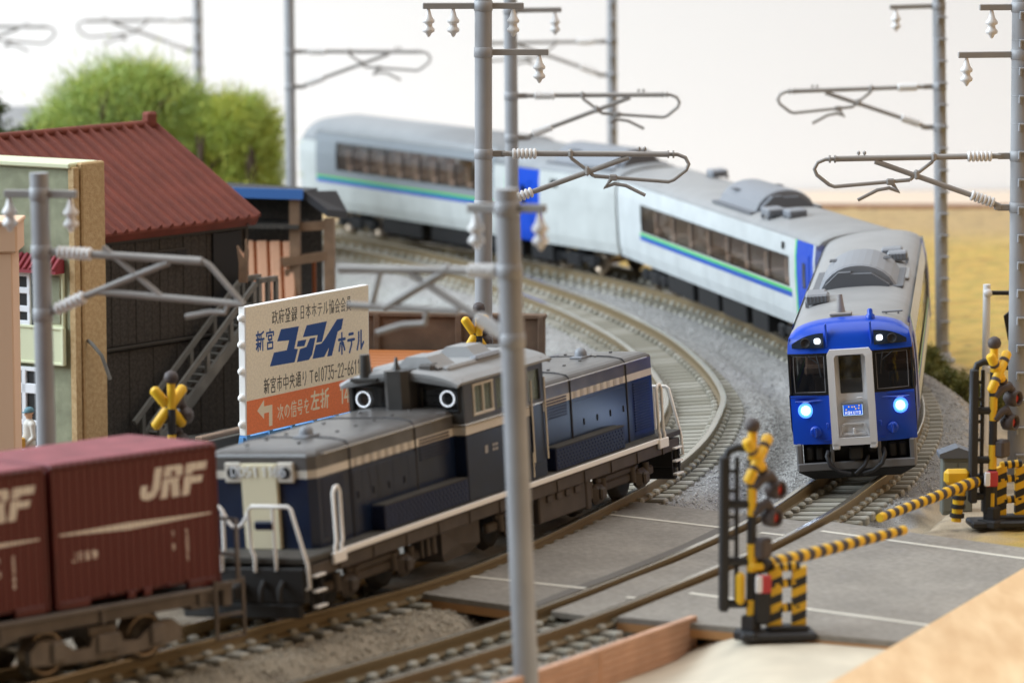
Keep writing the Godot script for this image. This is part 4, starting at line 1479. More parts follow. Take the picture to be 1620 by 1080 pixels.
func locomotive() -> void:
	var b := heading(-0.4344, 0.9007, 4.0)
	var o := thing("diesel_locomotive", "dark blue and grey centre-cab diesel locomotive with two white ring lights", "locomotive", Vector3(-7.9, 0.0, -519.3), b)
	hood(o, 12.2, 50.5)
	hood(o, -12.2, -53.0)
	var g := Geo.new()
	g.box(Vector3(0, 7.9, 0), Vector3(114.0, 0.8, 18.8), 0.1)
	put("deck", g, M.deck, o)
	for z in [-9.55, 9.55]:
		g = Geo.new()
		g.box(Vector3(-0.5, 7.75, z), Vector3(98.0, 0.72, 0.35), 0.08)
		put("deck_edge", g, M.hand_rail, o)
		var s := signf(z)
		g = Geo.new()
		g.box(Vector3(0, 6.4, s * 9.1), Vector3(112.0, 1.7, 0.6), 0.1)
		for k in 12:
			g.box(Vector3(-50 + k * 9, 6.3, s * 9.45), Vector3(0.4, 1.5, 0.25))
		put("side_sill", g, M.frame_grey, o)
		for q in [[24.4, 23.6], [-26.0, 23.0]]:   # low boxes along the walkway with mesh fronts
			g = Geo.new()
			g.box(Vector3(q[0], 9.9, s * 8.2), Vector3(q[1], 3.1, 2.2), 0.12)
			var bx := put("walkway_box", g, M.navy_box, o)
			g = Geo.new()
			g.box(Vector3(q[0], 11.5, s * 8.2), Vector3(q[1] - 0.2, 0.12, 2.3))
			put("box_lid", g, M.deck, bx)
			g = Geo.new()
			for k in 22:
				for r in 6:
					g.box(Vector3(q[0] - q[1] / 2 + 0.7 + k * q[1] * 0.0445 + (r % 2) * 0.35, 8.75 + r * 0.46, s * 9.34), Vector3(0.42, 0.22, 0.1))
			put("box_mesh", g, M.navy_mesh, bx).set_meta("kind", "stuff")
		# tanks and gear below
		g = Geo.new()
		g.loft([PackedVector3Array([Vector3(20, 5.6, s * 8.6), Vector3(9, 5.6, s * 8.6), Vector3(9, 2.4, s * 8.6), Vector3(11, 1.2, s * 7.8), Vector3(18, 1.2, s * 7.8), Vector3(20, 2.4, s * 8.6)]), PackedVector3Array([Vector3(20, 5.6, s * 4), Vector3(9, 5.6, s * 4), Vector3(9, 2.4, s * 4), Vector3(11, 1.2, s * 4), Vector3(18, 1.2, s * 4), Vector3(20, 2.4, s * 4)])], true, true, true, false)
		put("fuel_tank", g, M.frame_grey, o)
		g = Geo.new()
		g.box(Vector3(-16.5, 3.9, s * 7.6), Vector3(15, 4.2, 2.6), 0.2)
		g.box(Vector3(-25.4, 3.7, s * 8.2), Vector3(1.6, 4.6, 1.2), 0.2)
		for k in 4:
			g.box(Vector3(-21 + k * 3, 4.9, s * 9.0), Vector3(1.6, 0.9, 0.4), 0.1)
		put("battery_box", g, M.frame_grey, o)
		g = Geo.new()
		for k in 3:
			g.tube([Vector3(23 + k * 1.6, 6.0, s * 8.8), Vector3(23 + k * 1.6, 3.2, s * 8.9)], 0.5 - 0.1 * k, 8)
		g.box(Vector3(24, 5.9, s * 8.9), Vector3(6, 0.9, 0.9), 0.15)
		put("sand_pipes", g, M.frame_grey, o)
	g = Geo.new()
	g.box(Vector3(0, 6.2, 0), Vector3(110, 2.4, 12.0))
	put("main_frame", g, M.frame_dark, o)
	loco_bogie(o, 37.5, 13.0, [-7.5, 7.5])
	loco_bogie(o, -1.0, 6.0, [0.0])
	loco_bogie(o, -37.0, 13.0, [-7.5, 7.5])
	loco_end(o, 1.0)
	loco_end(o, -1.0)
	cab(o)

func wall_with_holes(g: Geo, xf: Transform3D, w: float, y0: float, y1: float, holes: Array) -> void:   # a sheet 0.5 thick, holes are [x0, x1, y0, y1] left to right
	g.xf = xf
	var x := -w
	for h in holes:
		g.box(Vector3((x + h[0]) / 2, (y0 + y1) / 2, 0), Vector3(h[0] - x, y1 - y0, 0.5))
		g.box(Vector3((h[0] + h[1]) / 2, (y0 + h[2]) / 2, 0), Vector3(h[1] - h[0], h[2] - y0, 0.5))
		g.box(Vector3((h[0] + h[1]) / 2, (h[3] + y1) / 2, 0), Vector3(h[1] - h[0], y1 - h[3], 0.5))
		x = h[1]
	g.box(Vector3((x + w) / 2, (y0 + y1) / 2, 0), Vector3(w - x, y1 - y0, 0.5))

func cab(o: Node3D) -> void:
	var W := 8.5
	# lower cab in navy, the band, the grey upper walls with real window openings
	var low := Geo.new()
	low.box(Vector3(0.2, 12.6, 0), Vector3(24.0, 8.7, W * 2), 0.15)
	var c := put("cab", low, M.navy, o)
	c.position = Vector3(0, 0, -0.7) * K
	var band := Geo.new()
	band.box(Vector3(0.2, 17.55, 0), Vector3(24.1, 1.15, W * 2 + 0.1), 0.05)
	put("cream_band", band, M.cream_band, c)
	var strip := Geo.new()
	strip.box(Vector3(0.2, 18.35, 0), Vector3(24.4, 0.28, W * 2 + 0.45), 0.08)
	put("rain_strip", strip, M.silver, c)
	for s in [-1.0, 1.0]:
		var g := Geo.new()
		wall_with_holes(g, Transform3D(Basis.IDENTITY, Vector3(0.2, 0, s * (W - 0.25))), 11.9, 18.2, 24.3, [[-10.9, -7.4, 18.9, 23.0], [-5.2, -1.9, 19.2, 23.3], [-0.6, 2.4, 19.2, 23.3], [3.2, 9.4, 19.3, 23.4]])
		var w := put("cab_side", g, M.loco_grey, c)
		g = Geo.new()
		for h in [[-10.9, -7.4, 18.9, 23.0], [-5.2, -1.9, 19.2, 23.3], [-0.6, 2.4, 19.2, 23.3], [3.2, 9.4, 19.3, 23.4]]:
			var p := Geo.new()
			p.box(Vector3((h[0] + h[1]) / 2 + 0.2, (h[2] + h[3]) / 2, s * (W - 0.35)), Vector3(h[1] - h[0], h[3] - h[2], 0.12))
			put("cab_window", p, M.clear_pane, w)
		for x in [3.5, 6.3, 9.1]:
			g.box(Vector3(x + 0.2, 21.3, s * (W - 0.1)), Vector3(0.35, 4.1, 0.4), 0.08)
		for y in [19.35, 23.25]:
			g.box(Vector3(6.5, y, s * (W - 0.1)), Vector3(6.3, 0.35, 0.4), 0.08)
		put("window_sash", g, M.cream_band, w)
		g = Geo.new()
		g.tube([Vector3(-7.2, 10.6, s * (W + 0.35)), Vector3(-7.2, 21.8, s * (W + 0.35))], 0.16, 6)
		g.tube([Vector3(-11.4, 10.6, s * (W + 0.35)), Vector3(-11.4, 21.8, s * (W + 0.35))], 0.16, 6)
		g.tube([Vector3(-7.0, 8.6, s * (W + 0.2)), Vector3(-7.0, 12.0, s * (W + 0.2))], 0.14, 6)
		put("door_handrail", g, M.silver, w)
		g = Geo.new()
		g.box(Vector3(-9.2, 14.3, s * W), Vector3(4.0, 8.4, 0.3), 0.1)
		put("cab_door", g, M.navy, c)
		g = Geo.new()
		g.box(Vector3(6.6, 14.4, s * W), Vector3(0.9, 1.0, 0.12))
		for k in 4:
			g.box(Vector3(4.4 - (k % 2) * 0.9, 14.7 - (k / 2) * 0.6, s * W), Vector3(0.7, 0.35, 0.12))
		put("maker_plates", g, M.arm_grey, c)
	for s in [-1.0, 1.0]:   # end walls, each with two broad windows either side of the exhaust stack
		var g := Geo.new()
		wall_with_holes(g, Transform3D(Basis(Vector3.UP, PI / 2), Vector3(0.2 + s * 11.9, 0, 0)), W, 18.2, 24.4, [[-7.7, -2.5, 20.3, 23.5], [2.5, 7.7, 20.3, 23.5]])
		g.xf = Transform3D(Basis(Vector3.UP, PI / 2), Vector3(0.2 + s * 11.9, 24.3, 0))
		var arch := []
		for k in 13:
			var t := -1.0 + k / 6.0
			arch.append(Vector2(t * W, 1.5 * (1.0 - t * t)))
		g.prism(arch, 0.5)
		var w := put("cab_end", g, M.loco_grey, c)
		for z in [-5.1, 5.1]:
			g = Geo.new()
			var x: float = 0.2 + s * 12.2
			for y in [20.2, 23.6]:
				g.box(Vector3(x, y, z), Vector3(0.3, 0.35, 5.7), 0.1)
			for q in [-2.7, 2.7]:
				g.box(Vector3(x, 21.9, z + q), Vector3(0.3, 3.2, 0.35), 0.1)
			put("window_gasket", g, M.gasket, w)
			g = Geo.new()
			g.box(Vector3(0.2 + s * 11.9, 21.9, z), Vector3(0.1, 3.2, 5.2))
			put("end_window", g, M.cab_pane, w)
			g = Geo.new()   # the round lit spinner ring
			var ring := []
			for k in 25:
				var a := TAU * k / 24.0
				ring.append(Vector3(x + s * 0.12, 21.9 + cos(a) * 1.0, z + signf(z) * 1.15 + sin(a) * 1.0))
			g.tube(ring, 0.075, 6)
			if s > 0:
				put("ring_light", g, M.ring_light, w)
			else:
				put("spinner_ring", g, M.silver, w)
		g = Geo.new()
		g.loft([
			PackedVector3Array([Vector3(s * 12.0, 18.0, -1.8), Vector3(s * 14.6, 18.0, -1.8), Vector3(s * 15.4, 18.0, -1.0), Vector3(s * 15.4, 18.0, 1.0), Vector3(s * 14.6, 18.0, 1.8), Vector3(s * 12.0, 18.0, 1.8)]),
			PackedVector3Array([Vector3(s * 12.0, 25.9, -1.8), Vector3(s * 14.6, 25.9, -1.8), Vector3(s * 15.4, 25.9, -1.0), Vector3(s * 15.4, 25.9, 1.0), Vector3(s * 14.6, 25.9, 1.8), Vector3(s * 12.0, 25.9, 1.8)])], true, true, true, false)
		put("exhaust_stack", g, M.loco_grey, c)
	# the domed roof with its eaves
	var rings := []
	for q in [[-14.2, -0.3, 0.97], [-13.8, 0.0, 1.0], [13.6, 0.0, 1.0], [14.1, -0.3, 0.97]]:
		var r := PackedVector3Array()
		for k in 17:
			var t := -1.0 + k / 8.0
			r.append(Vector3(q[0], 24.1 + q[1] + 1.75 * pow(1.0 - pow(absf(t), 2.2), 0.8), t * 9.0 * q[2]))
		for k in 17:
			var t := 1.0 - k / 8.0
			r.append(Vector3(q[0], 23.75 + q[1] + 1.65 * pow(1.0 - pow(absf(t), 2.2), 0.8), t * 8.85 * q[2]))
		rings.append(r)
	var g := Geo.new()
	g.loft(rings, true, true, true, false)
	var rf := put("cab_roof", g, M.roof_grey, c)
	g = Geo.new()
	g.box(Vector3(0, 25.45, 0), Vector3(21.0, 0.9, 11.5), 0.3)
	put("roof_panel", g, M.roof_grey, rf)
	for q in [[9.2, -1.6], [-2.4, -1.6]]:
		g = Geo.new()
		g.loft([PackedVector3Array([Vector3(q[0] - 2.6, 25.8, q[1] - 3.2), Vector3(q[0] + 2.6, 25.8, q[1] - 3.2), Vector3(q[0] + 2.6, 25.8, q[1] + 3.2), Vector3(q[0] - 2.6, 25.8, q[1] + 3.2)]),
			PackedVector3Array([Vector3(q[0] - 2.4, 27.3, q[1] - 1.4), Vector3(q[0] + 2.2, 27.3, q[1] - 1.4), Vector3(q[0] + 2.2, 27.3, q[1] + 1.6), Vector3(q[0] - 2.4, 27.3, q[1] + 1.6)])], true, true, true, false)
		put("roof_hatch", g, M.roof_grey, rf)
	g = Geo.new()
	g.box(Vector3(-1.5, 25.9, -5.2), Vector3(7.6, 0.8, 1.3), 0.35)
	put("roof_horn_cover", g, M.unit_grey, rf)
	g = Geo.new()
	g.box(Vector3(11.4, 25.7, -3.2), Vector3(2.2, 1.6, 2.2), 0.3)
	put("roof_box", g, M.loco_top, rf)
	g = Geo.new()
	g.xf = Transform3D(Basis.IDENTITY, Vector3(13.2, 25.6, 0.6))
	g.lathe([[0.7, 0], [0.5, 0.6], [0.3, 1.0], [0.22, 1.8], [0.02, 2.0]], 10)
	put("whistle", g, M.loco_grey, rf)
	g = Geo.new()
	g.box(Vector3(13.6, 24.7, 5.0), Vector3(1.8, 0.5, 4.0), 0.1)
	g.tube([Vector3(13.6, 24.9, 5.0), Vector3(13.6, 28.0, 5.0)], [0.85, 0.65], 12)
	put("roof_antenna", g, M.loco_grey, rf)

func goods_wagon() -> void:
	var b := heading(0.72, -0.694, -3.0)
	var o := thing("container_wagon", "grey flat wagon on copper wheels carrying dark red containers", "goods wagon", Vector3(-83.4, -0.2, -416.0), b)
	var g := Geo.new()
	for s in [-1.0, 1.0]:
		g.loft([PackedVector3Array([Vector3(60, 7.6, s * 8.3), Vector3(60, 5.9, s * 8.3), Vector3(32, 5.8, s * 8.3), Vector3(17, 2.4, s * 8.3), Vector3(-17, 2.4, s * 8.3), Vector3(-32, 5.8, s * 8.3), Vector3(-60, 5.9, s * 8.3), Vector3(-60, 7.6, s * 8.3)]),
			PackedVector3Array([Vector3(60, 7.6, s * 7.7), Vector3(60, 5.9, s * 7.7), Vector3(32, 5.8, s * 7.7), Vector3(17, 2.4, s * 7.7), Vector3(-17, 2.4, s * 7.7), Vector3(-32, 5.8, s * 7.7), Vector3(-60, 5.9, s * 7.7), Vector3(-60, 7.6, s * 7.7)])], true, true, true, false)
		g.box(Vector3(0, 7.5, s * 8.4), Vector3(124, 0.5, 1.0), 0.1)
		for k in 9:
			g.box(Vector3(-58 + k * 14.4, 6.6, s * 8.5), Vector3(0.5, 1.8, 0.4))
	g.box(Vector3(0, 6.6, 0), Vector3(120, 1.4, 12))
	g.box(Vector3(61.5, 6.4, 0), Vector3(1.4, 2.6, 16.8), 0.15)
	g.box(Vector3(64, 4.6, 0), Vector3(4.5, 1.6, 1.8), 0.2)
	put("frame", g, M.wagon_grey, o)
	for s in [-1.0, 1.0]:
		g = Geo.new()
		for q in [0.0, 4.2]:
			g.bar(Vector3(59.2 + q, 8.4, s * 8.9), Vector3(59.2 + q, 1.4, s * 8.9), 0.35, 0.35)
		for y in [1.5, 4.2, 8.0]:
			g.bar(Vector3(59.2, y, s * 8.9), Vector3(63.4, y, s * 8.9), 0.35, 0.35)
		put("corner_step", g, M.wagon_grey, o)
		g = Geo.new()
		g.tube([Vector3(63.0, 8.0, s * 8.6), Vector3(63.0, 15.2, s * 8.6), Vector3(63.0, 15.2, s * 4.0)], 0.28, 6)
		g.tube([Vector3(63.0, 11.0, s * 8.6), Vector3(63.0, 11.0, s * 3.0)], 0.25, 6)
		put("brake_railing", g, M.wagon_grey, o)
	for x in [-44.0, 44.0]:
		g = Geo.new()
		for s in [-1.0, 1.0]:
			g.xf = Transform3D(Basis.IDENTITY, Vector3(x, 0, s * 7.0))
			g.prism([Vector2(-11, 3.6), Vector2(-9.8, 4.6), Vector2(-7, 4.6), Vector2(-4.6, 2.9), Vector2(-2.4, 3.0), Vector2(-2.0, 4.2), Vector2(2.0, 4.2), Vector2(2.4, 3.0), Vector2(4.6, 2.9), Vector2(7, 4.6), Vector2(9.8, 4.6), Vector2(11, 3.6), Vector2(11, 2.0), Vector2(8, 1.7), Vector2(3, 1.4), Vector2(-3, 1.4), Vector2(-8, 1.7), Vector2(-11, 2.0)], 1.1)
			g.xf = Transform3D.IDENTITY
			for a in [-7.2, 7.2]:
				g.box(Vector3(x + a, 3.2, s * 7.7), Vector3(2.0, 2.4, 0.7), 0.25)
			g.box(Vector3(x, 3.2, s * 7.6), Vector3(3.2, 2.2, 0.6), 0.2)
		g.box(Vector3(x, 4.4, 0), Vector3(4, 1.4, 13.6))
		var bg := put("bogie", g, M.bogie_grey, o)
		for a in [-7.2, 7.2]:
			g = Geo.new()
			for s in [-1.0, 1.0]:
				g.xf = Transform3D(Basis(Vector3.RIGHT, s * PI / 2), Vector3(x + a, 2.75, s * 4.5))
				g.lathe([[0.1, -0.4], [3.3, -0.4], [3.3, -0.1], [2.8, 0.0], [2.75, 0.9], [2.1, 1.0], [1.9, 0.6], [0.1, 0.6]], 28)
			g.xf = Transform3D.IDENTITY
			g.tube([Vector3(x + a, 2.75, -5), Vector3(x + a, 2.75, 5)], 0.6)
			put("wheelset", g, M.wheel_steel, bg)
	# the containers stand on the wagon
	var labels := ["dark red container nearest the locomotive, its lettering whole in view", "dark red container cut by the left picture border, behind its twin"]
	var nums := [["195", "12071"], ["195", "20748"]]
	for i in 2:
		var at := o.transform * (Vector3(48.6 - i * 25.1, 7.9, 0) * K) / K
		container(labels[i], at, b, nums[i])

func container(label: String, at: Vector3, b: Basis, numbers: Array) -> void:
	var o := thing("freight_container", label, "freight container", at, b, "containers on the wagon")
	var L := 24.4
	var H := 16.6
	var D := 16.4
	var m := printed("container_print", container_print(numbers), 0.5)
	var g := Geo.new()
	g.box(Vector3(0, H / 2 + 0.2, 0), Vector3(L - 0.6, H - 0.6, D - 0.7), 0.2)
	put("container_core", g, M.container_red, o)
	for s in [-1.0, 1.0]:
		g = Geo.new()   # side wall pressed into shallow ribs
		var n := 22
		for k in n:
			for q in [[0.0, 0.78, 0.0, 0.0], [0.78, 0.86, 0.0, -0.06], [0.86, 0.94, -0.06, -0.06], [0.94, 1.0, -0.06, 0.0]]:
				var u0: float = (k + q[0]) / n
				var u1: float = (k + q[1]) / n
				var xa: float = -s * (u0 - 0.5) * L * -1.0
				var xb: float = -s * (u1 - 0.5) * L * -1.0
				g.uquad([Vector3(xa, 1.0, s * (D / 2 + q[2])), Vector3(xb, 1.0, s * (D / 2 + q[3])), Vector3(xb, H - 0.5, s * (D / 2 + q[3])), Vector3(xa, H - 0.5, s * (D / 2 + q[2]))],
					[Vector2(u0, 0.97), Vector2(u1, 0.97), Vector2(u1, 0.03), Vector2(u0, 0.03)])
		put("side_wall", g, m, o)
		g = Geo.new()
		for x in [-1.0, 1.0]:
			g.box(Vector3(x * (L / 2 - 0.3), H / 2, s * (D / 2 - 0.2)), Vector3(0.6, H - 0.2, 0.62), 0.15)
			g.box(Vector3(x * 4.2, 0.9, s * (D / 2 + 0.05)), Vector3(0.5, 0.5, 0.3), 0.1)
		g.box(Vector3(0, H - 0.35, s * (D / 2 - 0.15)), Vector3(L - 0.1, 0.6, 0.6), 0.15)
		for k in 22:
			g.box(Vector3(-L / 2 + 1.0 + k * 1.07, H - 0.2, s * (D / 2 + 0.1)), Vector3(0.55, 0.5, 0.3), 0.12)
		for x in [-9.6, -1.2, 1.2, 9.6]:
			g.box(Vector3(x * 0.98, 0.5, s * (D / 2 - 0.3)), Vector3(4.4 if absf(x) > 5 else 1.2, 1.0, 0.7), 0.1)
		put("side_frame", g, M.container_red, o)
	for x in [-1.0, 1.0]:
		g = Geo.new()
		for k in 2:
			g.box(Vector3(x * (L / 2 - 0.12), H / 2, (k - 0.5) * 7.6), Vector3(0.3, H - 1.2, 7.3), 0.1)
		for z in [-5.0, -2.0, 2.0, 5.0]:
			g.tube([Vector3(x * (L / 2 + 0.15), 1.2, z), Vector3(x * (L / 2 + 0.15), H - 1.0, z)], 0.2, 6)
		put("end_doors", g, M.container_red, o)
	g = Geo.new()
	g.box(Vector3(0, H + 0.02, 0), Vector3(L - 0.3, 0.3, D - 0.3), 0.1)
	put("container_roof", g, M.container_top_lit, o)


func buildings() -> void:
	# dark timber house with its red sheet roof and outside stair
	var b := heading(0.6, -0.8)
	var o := thing("timber_house", "dark timber house under a rust red ribbed metal roof, grey stair on its wall", "house", Vector3(-45.1, -7.6, -680), b)
	var g := Geo.new()
	g.box(Vector3(-32, 18, -24), Vector3(61, 36, 45), 0.1)
	var w := put("wall", g, M.dark_wood, o)
	for k in 30:   # upright boards, each a little proud of the next
		var top := 35.4
		g = Geo.new()
		g.box(Vector3(-2.6 - k * 2.02, 8.2, -1.1 + 0.05 * (k % 3)), Vector3(1.98, 16.4, 0.7), 0.05)
		put("board", g, M.dark_wood, w)
		g = Geo.new()
		g.box(Vector3(-2.6 - k * 2.02, 17.4 + (top - 17.4) / 2, -1.25 + 0.05 * ((k + 1) % 3)), Vector3(1.98, top - 17.4, 0.7), 0.08)
		put("board", g, M.dark_wood, w)
	g = Geo.new()
	g.box(Vector3(-31.8, 17.0, -0.7), Vector3(60.8, 0.5, 0.9), 0.1)
	g.box(Vector3(-31.8, 35.2, -0.7), Vector3(60.8, 0.9, 0.9), 0.1)
	g.box(Vector3(-1.5, 18, -0.9), Vector3(0.9, 36, 1.0), 0.1)
	put("trim", g, M.dark_trim, w)
	g = Geo.new()
	for q in [[-22.0, 31.5, 9.0, 2.6]]:
		g.box(Vector3(q[0], q[1], -0.5), Vector3(q[2], q[3], 0.5), 0.1)
	var wd := put("window", g, M.dark_trim, w)
	for k in 3:
		g = Geo.new()
		g.box(Vector3(-25.0 + k * 3.0, 31.5, -0.2), Vector3(2.6, 1.9, 0.15))
		put("pane", g, M.shop_dark, wd)
	g = Geo.new()
	g.box(Vector3(-6.8, 26.5, -0.6), Vector3(7.4, 16, 0.5))
	put("doorway", g, M.shop_dark, w)
	# roof: two slopes, ridge roll, ribs
	var rise := 14.6
	var half := 23.8
	for s in [-1.0, 1.0]:
		var xf := Transform3D(Basis(Vector3.RIGHT, s * atan2(rise, half)), Vector3(-31.0, 36.6 + rise / 2, -half / 2 if s > 0 else -half * 1.5))
		var l := sqrt(rise * rise + half * half)
		g = Geo.new()
		g.xf = xf
		g.box(Vector3(0, 0, 0), Vector3(63, 1.0, l + 1.0), 0.1)
		var rf := put("roof", g, M.roof_red, o)
		for k in 23:
			g = Geo.new()
			g.xf = xf
			g.loft([PackedVector3Array([Vector3(-31.4 + k * 2.85 - 0.65, 0.45, -l / 2), Vector3(-31.4 + k * 2.85 - 0.15, 1.25, -l / 2), Vector3(-31.4 + k * 2.85 + 0.15, 1.25, -l / 2), Vector3(-31.4 + k * 2.85 + 0.65, 0.45, -l / 2)]),
				PackedVector3Array([Vector3(-31.4 + k * 2.85 - 0.65, 0.45, l / 2 + 0.55), Vector3(-31.4 + k * 2.85 - 0.15, 1.25, l / 2 + 0.55), Vector3(-31.4 + k * 2.85 + 0.15, 1.25, l / 2 + 0.55), Vector3(-31.4 + k * 2.85 + 0.65, 0.45, l / 2 + 0.55)])], true, true, true, false)
			put("roof_rib", g, M.roof_red, rf)
		g = Geo.new()
		g.xf = xf
		g.box(Vector3(0, -0.5, s * (l / 2 + 0.3)), Vector3(63.2, 1.8, 0.7), 0.2)
		put("gutter_board", g, M.roof_red, rf)
	g = Geo.new()
	g.tube([Vector3(-63, 51.9, -23.8), Vector3(0.6, 51.9, -23.8)], 0.75, 8)
	g.box(Vector3(-0.6, 52.6, -23.8), Vector3(2.4, 3.0, 2.0), 0.4)
	put("ridge_roll", g, M.roof_red, o)
	g = Geo.new()
	g.prism([Vector2(0.6, 35.4), Vector2(-22.8, 50.6), Vector2(-46.2, 35.4)], 0.6)
	var gp := put("gable", g, M.dark_wood, o)
	gp.transform = Transform3D(Basis(Vector3.UP, -PI / 2), Vector3(-2, 0, 0) * K)
	# stair: two stringers, treads, handrail, landing posts
	var lo := Vector3(-33.5, 0.0, 4.0)
	var hi := Vector3(-6.2, 21.4, 4.0)
	g = Geo.new()
	for z in [2.2, 6.0]:
		g.bar(lo + Vector3(0, 0, z - 4.0), hi + Vector3(0, 0, z - 4.0), 0.7, 1.9)
		g.bar(lo + Vector3(-0.5, 4.6, z - 4.0), hi + Vector3(-0.5, 4.6, z - 4.0), 0.6, 0.9)
		for k in 5:
			var p := lo.lerp(hi, 0.06 + k * 0.225) + Vector3(0, 0, z - 4.0)
			g.bar(p, p + Vector3(0, 4.6, 0), 0.6, 0.8)
		g.bar(hi + Vector3(0, 0.3, z - 4.0), hi + Vector3(5.0, 0.3, z - 4.0), 0.7, 0.9)
		g.bar(hi + Vector3(0, 5.0, z - 4.0), hi + Vector3(5.0, 5.0, z - 4.0), 0.7, 0.9)
		for q in [0.3, 2.6, 4.8]:
			g.bar(hi + Vector3(q, 0, z - 4.0), hi + Vector3(q, 5.0, z - 4.0), 0.7, 0.7)
	g.bar(hi + Vector3(4.8, -21, 2), hi + Vector3(4.8, 0, 2), 0.8, 0.8)
	var st := put("outside_stair", g, M.stair_grey, o)
	for k in 20:
		g = Geo.new()
		g.box(lo.lerp(hi, (k + 0.5) / 20.0), Vector3(1.5, 0.35, 3.4), 0.05)
		put("tread", g, M.stair_grey, st)
	g = Geo.new()
	g.box(hi + Vector3(2.5, 0.3, 0), Vector3(5.2, 0.5, 4.2))
	put("landing", g, M.stair_grey, st)

	# shop front: pale green plaster, ochre flank
	b = heading(0.86, 0.51)
	o = thing("shop_house", "sage green plaster shop with ochre side wall, red awning and white door", "shop", Vector3(-70.2, -7.6, -625), b)
	g = Geo.new()
	g.box(Vector3(-19.2, 25, -3.6), Vector3(35.6, 50.0, 6.8), 0.15)
	w = put("wall", g, M.sage, o)
	g = Geo.new()
	g.box(Vector3(-19.0, 50.2, -3.4), Vector3(36.4, 0.9, 7.8), 0.2)
	put("coping", g, M.pale_green, w)
	g = Geo.new()
	g.box(Vector3(-0.75, 25, -0.6), Vector3(1.3, 50.0, 1.4), 0.15)
	g.box(Vector3(-0.4, 25.3, -4.6), Vector3(1.4, 50.6, 6.2), 0.25)
	put("side_wall", g, M.ochre, o)
	g = Geo.new()
	g.tube([Vector3(0.5, 21.8, -2.2), Vector3(1.6, 21.4, -1.8), Vector3(2.9, 19.5, -2.6), Vector3(3.5, 15.5, -4.0)], 0.32, 6)
	put("loose_wire", g, M.stair_grey, o)
	var aw := Geo.new()
	aw.loft([PackedVector3Array([Vector3(-17, 35.6, 0), Vector3(-17, 33.4, 2.4), Vector3(-17, 32.8, 2.4), Vector3(-17, 32.8, 0)]), PackedVector3Array([Vector3(-2.4, 35.6, 0), Vector3(-2.4, 33.4, 2.4), Vector3(-2.4, 32.8, 2.4), Vector3(-2.4, 32.8, 0)])], true, true, true, false)
	var an := put("awning", aw, M.awning_red, o)
	for k in 13:
		g = Geo.new()
		g.tube([Vector3(-16.6 + k * 1.15, 35.65, 0.1), Vector3(-16.6 + k * 1.15, 33.45, 2.5)], 0.32, 6)
		put("awning_rib", g, M.awning_red, an)
	g = Geo.new()
	g.box(Vector3(-12.6, 28.2, 0.0), Vector3(7.0, 9.2, 0.4))
	var wn := put("window", g, M.shop_dark, o)
	for y in [24.2, 26.6, 29.6, 32.4]:
		g = Geo.new()
		g.box(Vector3(-12.6, y, 0.3), Vector3(7.0, 1.0, 0.5), 0.1)
		put("glazing_bar", g, M.shop_white, wn)
	for x in [-16.0, -12.5, -9.4]:
		g = Geo.new()
		g.box(Vector3(x, 28.2, 0.28), Vector3(0.7, 9.2, 0.46), 0.1)
		put("glazing_bar", g, M.shop_white, wn)
	g = Geo.new()
	g.box(Vector3(-5.4, 28.4, 0.05), Vector3(6.0, 9.0, 0.7), 0.15)
	put("shutter_box", g, M.pale_green, o)
	g = Geo.new()
	g.box(Vector3(-4.9, 28.4, 0.45), Vector3(4.0, 7.8, 0.3), 0.1)
	put("shutter_panel", g, M.sage, o)
	g = Geo.new()
	g.box(Vector3(-11.2, 20.9, 0.2), Vector3(17.8, 6.2, 0.9), 0.2)
	put("sign_band", g, M.pale_green, o)
	g = Geo.new()
	for y in [18.0, 23.8]:
		g.box(Vector3(-11.2, y, 0.5), Vector3(18.0, 0.5, 0.8), 0.12)
	g.box(Vector3(-2.4, 20.9, 0.5), Vector3(0.5, 6.2, 0.8), 0.1)
	put("band_moulding", g, M.pale_green, o)
	g = Geo.new()
	g.box(Vector3(-12.2, 8.6, 0.0), Vector3(9.8, 16.6, 0.4))
	var dr := put("door", g, M.shop_dark, o)
	for q in [[-12.2, 16.8, 9.8, 0.7], [-12.2, 13.6, 9.8, 1.6], [-12.2, 8.0, 9.8, 0.8], [-12.2, 2.2, 9.8, 4.0], [-16.8, 8.6, 0.9, 16.6], [-13.9, 8.6, 0.8, 16.6], [-10.6, 8.6, 0.9, 16.6], [-7.6, 8.6, 0.9, 16.6]]:
		g = Geo.new()
		g.box(Vector3(q[0], q[1], 0.35), Vector3(q[2], q[3], 0.5 + 0.04 * (int(q[3]) % 3)), 0.1)
		put("door_frame", g, M.shop_white, dr)

	# a plain peach wall that the left border cuts off
	o = thing("corner_building", "smooth peach coloured building edge with a small cornice, cut by the left border", "building", Vector3(-72.4, -7.6, -562))
	g = Geo.new()
	g.box(Vector3(-15, 21.5, -4), Vector3(30, 43, 8), 0.2)
	put("wall", g, M.peach_wall, o)
	g = Geo.new()
	g.box(Vector3(-14.7, 45.2, -4), Vector3(31, 4.4, 8.6), 0.3)
	g.box(Vector3(-14.8, 47.4, -4), Vector3(31.6, 0.6, 9.2), 0.15)
	put("cornice", g, M.peach_wall, o)

	g = Geo.new()
	g.box(Vector3(-86, -7.2, -606), Vector3(70, 2.6, 60), 0.2)
	g.xf = Transform3D.IDENTITY
	setting("pavement", g, M.bare_brown)

	station_shed()

	# brown walled yard and its orange floor
	o = thing("yard_wall", "plain brown panelled yard wall with ribs behind the locomotive cab", "wall", Vector3(-37, -7.6, -666), heading(1.0, 0.14))
